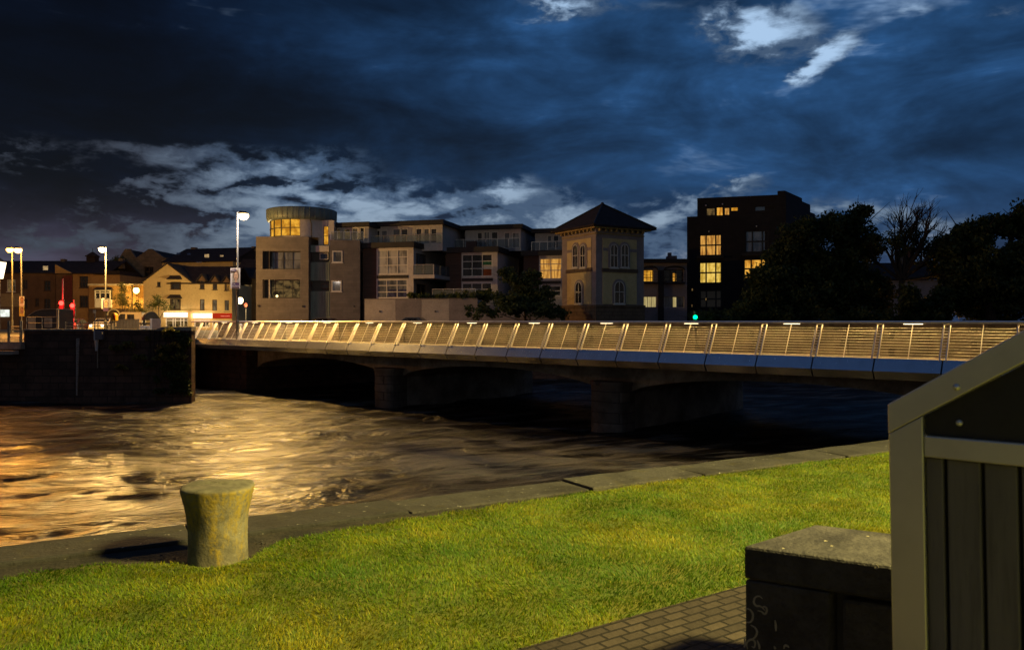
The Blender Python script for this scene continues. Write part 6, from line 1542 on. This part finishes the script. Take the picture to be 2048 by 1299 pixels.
def tree(name, label, px, Y, blobs, seed, mt, size=.2, clumps=26, per=110, crad=.9, trunk=.25, cat='tree', group=None, trunk_py=None, base_z=None):
    """blobs: (px, py, radius px x, radius px y) of the crown, turned into real ellipsoids around the trunk's depth"""
    g = np.random.default_rng(seed); gr_ = random.Random(seed); b = P(px, HY, Y); bz = GZ if base_z is None else base_z
    T = thing(name, label, cat, (b.x, b.y, bz), group); k = Y / F; cs, rs = [], []; mids = []
    for bx, by, rx, ry in blobs:
        Yb = Y + g.uniform(-.5, .5) * rx * k; c = np.array(P(bx, by, Yb)); mids.append(Vector(c)); nn = max(5, int(clumps * rx * ry / 1200))
        d = g.normal(0, 1, (nn, 3)); d /= np.linalg.norm(d, axis=1)[:, None]; rad = g.random(nn)[:, None] ** .4
        cs.append(c + d * rad * np.array([rx * k, rx * k * .8, ry * k])); rs.append(crad * g.uniform(.55, 1.25, nn))
    leaves(np.concatenate(cs), np.concatenate(rs), per, size, seed, mt, T)
    mb = MB(); cen = sum(mids, Vector()) / len(mids); zf = bz + max(.4, (cen.z - bz) * .4); fork = Vector((b.x, b.y, zf))
    mb.tube([(b.x, b.y, bz - .1), (b.x + .05, b.y, bz + (zf - bz) * .5), fork], [trunk * 1.25, trunk, trunk * .85], 10)
    for c in mids:
        mid = fork.lerp(c, .5) + Vector((gr_.gauss(0, .3), gr_.gauss(0, .3), .2)); mb.tube([fork, mid, c], [trunk * .6, trunk * .35, trunk * .12], 6)
        for q in range(4): e_ = c + Vector((gr_.gauss(0, 1), gr_.gauss(0, 1), gr_.gauss(.3, .6))) * 1.2; mb.tube([mid.lerp(c, .7), e_], [trunk * .18, trunk * .04], 4)
    mb.build('trunk', M['bark'], T); return T
GT = 'large dark trees on the right'
tree('broadleaf_tree', 'large irregular dark tree covering the right side of the black block', 1600, 71,
     [(1545, 570, 40, 50), (1575, 520, 38, 42), (1600, 480, 34, 34), (1632, 462, 36, 26), (1655, 446, 26, 18), (1600, 585, 60, 52), (1640, 540, 40, 50), (1520, 600, 26, 32)], 11, M['leafdark'], .20, 30, 100, .95, .38, group=GT)
tree('broadleaf_tree', 'dark tree with a tall pointed tuft between the black block and the bare-topped tree', 1705, 73,
     [(1690, 455, 34, 26), (1712, 430, 17, 14), (1728, 424, 12, 9), (1728, 478, 30, 24), (1690, 515, 46, 40), (1700, 580, 46, 52), (1745, 500, 26, 24), (1660, 600, 40, 36), (1752, 590, 30, 46)], 12, M['leafdark'], .20, 30, 100, .9, .34, group=GT)
tree('broadleaf_tree', 'biggest dark tree filling the right edge above the handrail', 1980, 69,
     [(1915, 520, 40, 40), (1945, 475, 36, 30), (1985, 455, 36, 24), (2030, 445, 34, 24), (2048, 420, 16, 14), (1960, 545, 60, 60), (2040, 540, 60, 70), (2000, 610, 70, 40), (1910, 590, 36, 40), (2090, 480, 50, 50), (1895, 490, 16, 22), (1925, 462, 14, 12)], 13, M['leafdark'], .20, 32, 100, .9, .45, group=GT)
tree('bush', 'dark bush under the gap between the big right-hand trees', 1862, 68, [(1845, 612, 36, 22), (1880, 606, 26, 26), (1812, 600, 22, 28), (1860, 640, 60, 14)], 14, M['leafdark'], .17, 34, 90, .7, .1, 'bush')
tree('bush', 'dark hedge at the foot of the black block left of the large tree', 1470, 70, [(1440, 632, 60, 14), (1500, 622, 34, 22), (1400, 640, 30, 8), (1560, 630, 50, 18), (1640, 634, 60, 14), (1740, 634, 60, 14)], 15, M['leafdark'], .15, 34, 90, .6, .1, 'bush')
# bare-topped tree
b = P(1800, HY, 71); T = thing('bare_tree', 'sparse tree whose bare twiggy top fans out against the sky', 'tree', (b.x, b.y, GZ))
mb = MB(); g = random.Random(21); tips = []
top = P(1803, 560, 71); mb.tube([(b.x, b.y, GZ - .1), (b.x + .1, b.y, GZ + 2), top], [.3, .26, .22], 10)
for ang_, L_ in ((-52, 4.6), (-38, 5.2), (-24, 5.8), (-10, 6.2), (2, 6.4), (14, 6.2), (26, 6.2), (38, 5.8), (50, 5.0), (62, 4.6), (72, 3.6)):
    a = R(ang_ + g.gauss(0, 4)); d = Vector((math.sin(a), g.gauss(0, .35), math.cos(a))).normalized(); branches(mb, top + d * .2, d, L_ * .62, .17, 3, g, .42, .12, tips, (3, 5))
mb.build('trunk', M['bark'], T)
lowt = np.array([tuple(q) for q in tips if q.z < P(0, 478, 71).z + g.gauss(0, .5)])
leaves(lowt, np.full(len(lowt), .40), 15, .13, 22, M['leafdark'], T)
# shrubs by the apartments
tree('shrub_tree', 'loose dark tree in front of the white return wall of the apartments', 1050, 72, [(1040, 560, 26, 22), (1070, 552, 16, 16), (1015, 548, 14, 10), (1050, 595, 36, 24), (1085, 590, 22, 24)], 31, M['leafdark'], .16, 34, 80, .6, .13, 'tree')
tree('bush', 'wide dark bush at the foot of the yellow tower and apartments', 1060, 70.5, [(1010, 606, 38, 20), (1060, 615, 46, 20), (1105, 620, 26, 18), (960, 622, 30, 14)], 32, M['leafdark'], .15, 34, 90, .6, .1, 'bush')
tree('bush', 'rounded planting along the terrace above the pale garden wall', 880, 78.9, [(840, 592, 24, 6), (880, 594, 30, 6), (930, 592, 30, 8), (975, 590, 26, 12)], 33, M['leafmid'], .13, 90, 70, .4, .05, 'bush', base_z=P(0, 600, 79).z)
# planting on the left street
tree('small_tree', 'small pale-leaved street tree in front of the arched pub window', 246, 100, [(246, 582, 9, 12), (238, 600, 10, 12), (254, 604, 9, 12), (246, 572, 5, 6)], 41, M['leaflight'], .12, 110, 26, .6, .07)
tree('small_tree', 'bare-branched street tree in front of the cream gable', 318, 98, [(318, 604, 12, 8), (304, 612, 12, 7), (334, 614, 9, 7), (312, 594, 8, 6)], 42, M['leafmid'], .12, 120, 22, .6, .08)
tree('small_tree', 'leafy shrub against the bright yellow wall under the orange lamp', 276, 101, [(276, 608, 9, 12), (270, 620, 12, 8), (286, 618, 8, 8)], 43, M['leaflight'], .11, 110, 30, .5, .06)
tree('broadleaf_tree', 'dark tree in the gap between the ochre house and the stone warehouse', 229, 122, [(228, 532, 9, 12), (236, 526, 6, 9), (222, 540, 8, 8)], 44, M['leafdark'], .2, 220, 60, .8, .15)
# tufts on the quay wall
rr = random.Random(17)
def tuft(px, py, r_, seed, label):
    c = P(px, py, QY - .02); T = thing('wall_plant', label, 'plant', c, 'plants growing on the quay wall'); g = random.Random(seed); mb = MB(); cs = []
    for k in range(14):
        a = g.uniform(-1.4, 1.4); e_ = c + Vector((math.sin(a) * r_, -abs(g.gauss(.25, .12)), (math.cos(a) - .35) * r_ * g.uniform(.4, 1))); mb.tube([c, c.lerp(e_, .6) + Vector((0, -.05, .08)), e_], [.012, .009, .004], 4); cs += [tuple(c.lerp(e_, f_)) for f_ in (.4, .7, 1)]
    mb.build('stem', M['bark'], T); leaves(np.array(cs), np.full(len(cs), .13), 9, .07, seed, M['leaflight'], T, 'leaves')
for k, (px, py, r_, lb) in enumerate(((236, 697, .32, 'small leafy tuft on the quay wall, leftmost of the wall plants'), (283, 716, .36, 'leafy tuft halfway along the quay wall below the beige hoarding'), (247, 735, .30, 'lowest leafy tuft on the quay wall, near the dark waterline'),
        (326, 717, .42, 'pale leafy tuft on the quay wall under the stepped coping'), (345, 663, .34, 'leafy strand hanging from the raised coping near the bridge'), (362, 717, .5, 'largest leafy clump on the quay wall beside the bridge abutment'), (260, 690, .34, 'leafy tuft close under the coping, right of the grey cabinet'), (331, 698, .36, 'leafy tuft between the hanging strand and the pale tuft'), (352, 692, .38, 'leafy tuft at the corner of the quay wall by the bridge'))):
    tuft(px, py, r_, 60 + k, lb)

# ivy over the corner of the quay wall
T = thing('ivy', 'dark ivy draped over the quay wall corner beside the bridge', 'ivy', (qx(350), QY, zq(790)))
g = np.random.default_rng(77); cs, rs = [], []; mb = MB(); gr_ = random.Random(9)
for k in range(170):
    px_ = 376 - abs(g.normal(0, 1)) * 30; py_ = g.uniform(668, 785); 
    if px_ < 290 or fbm(np.array([px_ / 14.]), np.array([py_ / 16.]), 2, 5)[0] < .42: continue
    c = P(px_, py_, QY - .12 - .12 * g.random()); cs.append(tuple(c)); rs.append(.12 + .16 * g.random())
for k in range(9):
    a = 300 + k * 10; mb.tube([P(a, 660, QY - .1), P(a + gr_.uniform(-4, 4), 700, QY - .07), P(a + gr_.uniform(-9, 9), 760, QY - .05)], [.03, .025, .012], 5)
mb.build('stem', M['bark'], T); leaves(np.array(cs), np.array(rs), 34, .085, 78, M['leafdark'], T, 'leaves', .9)
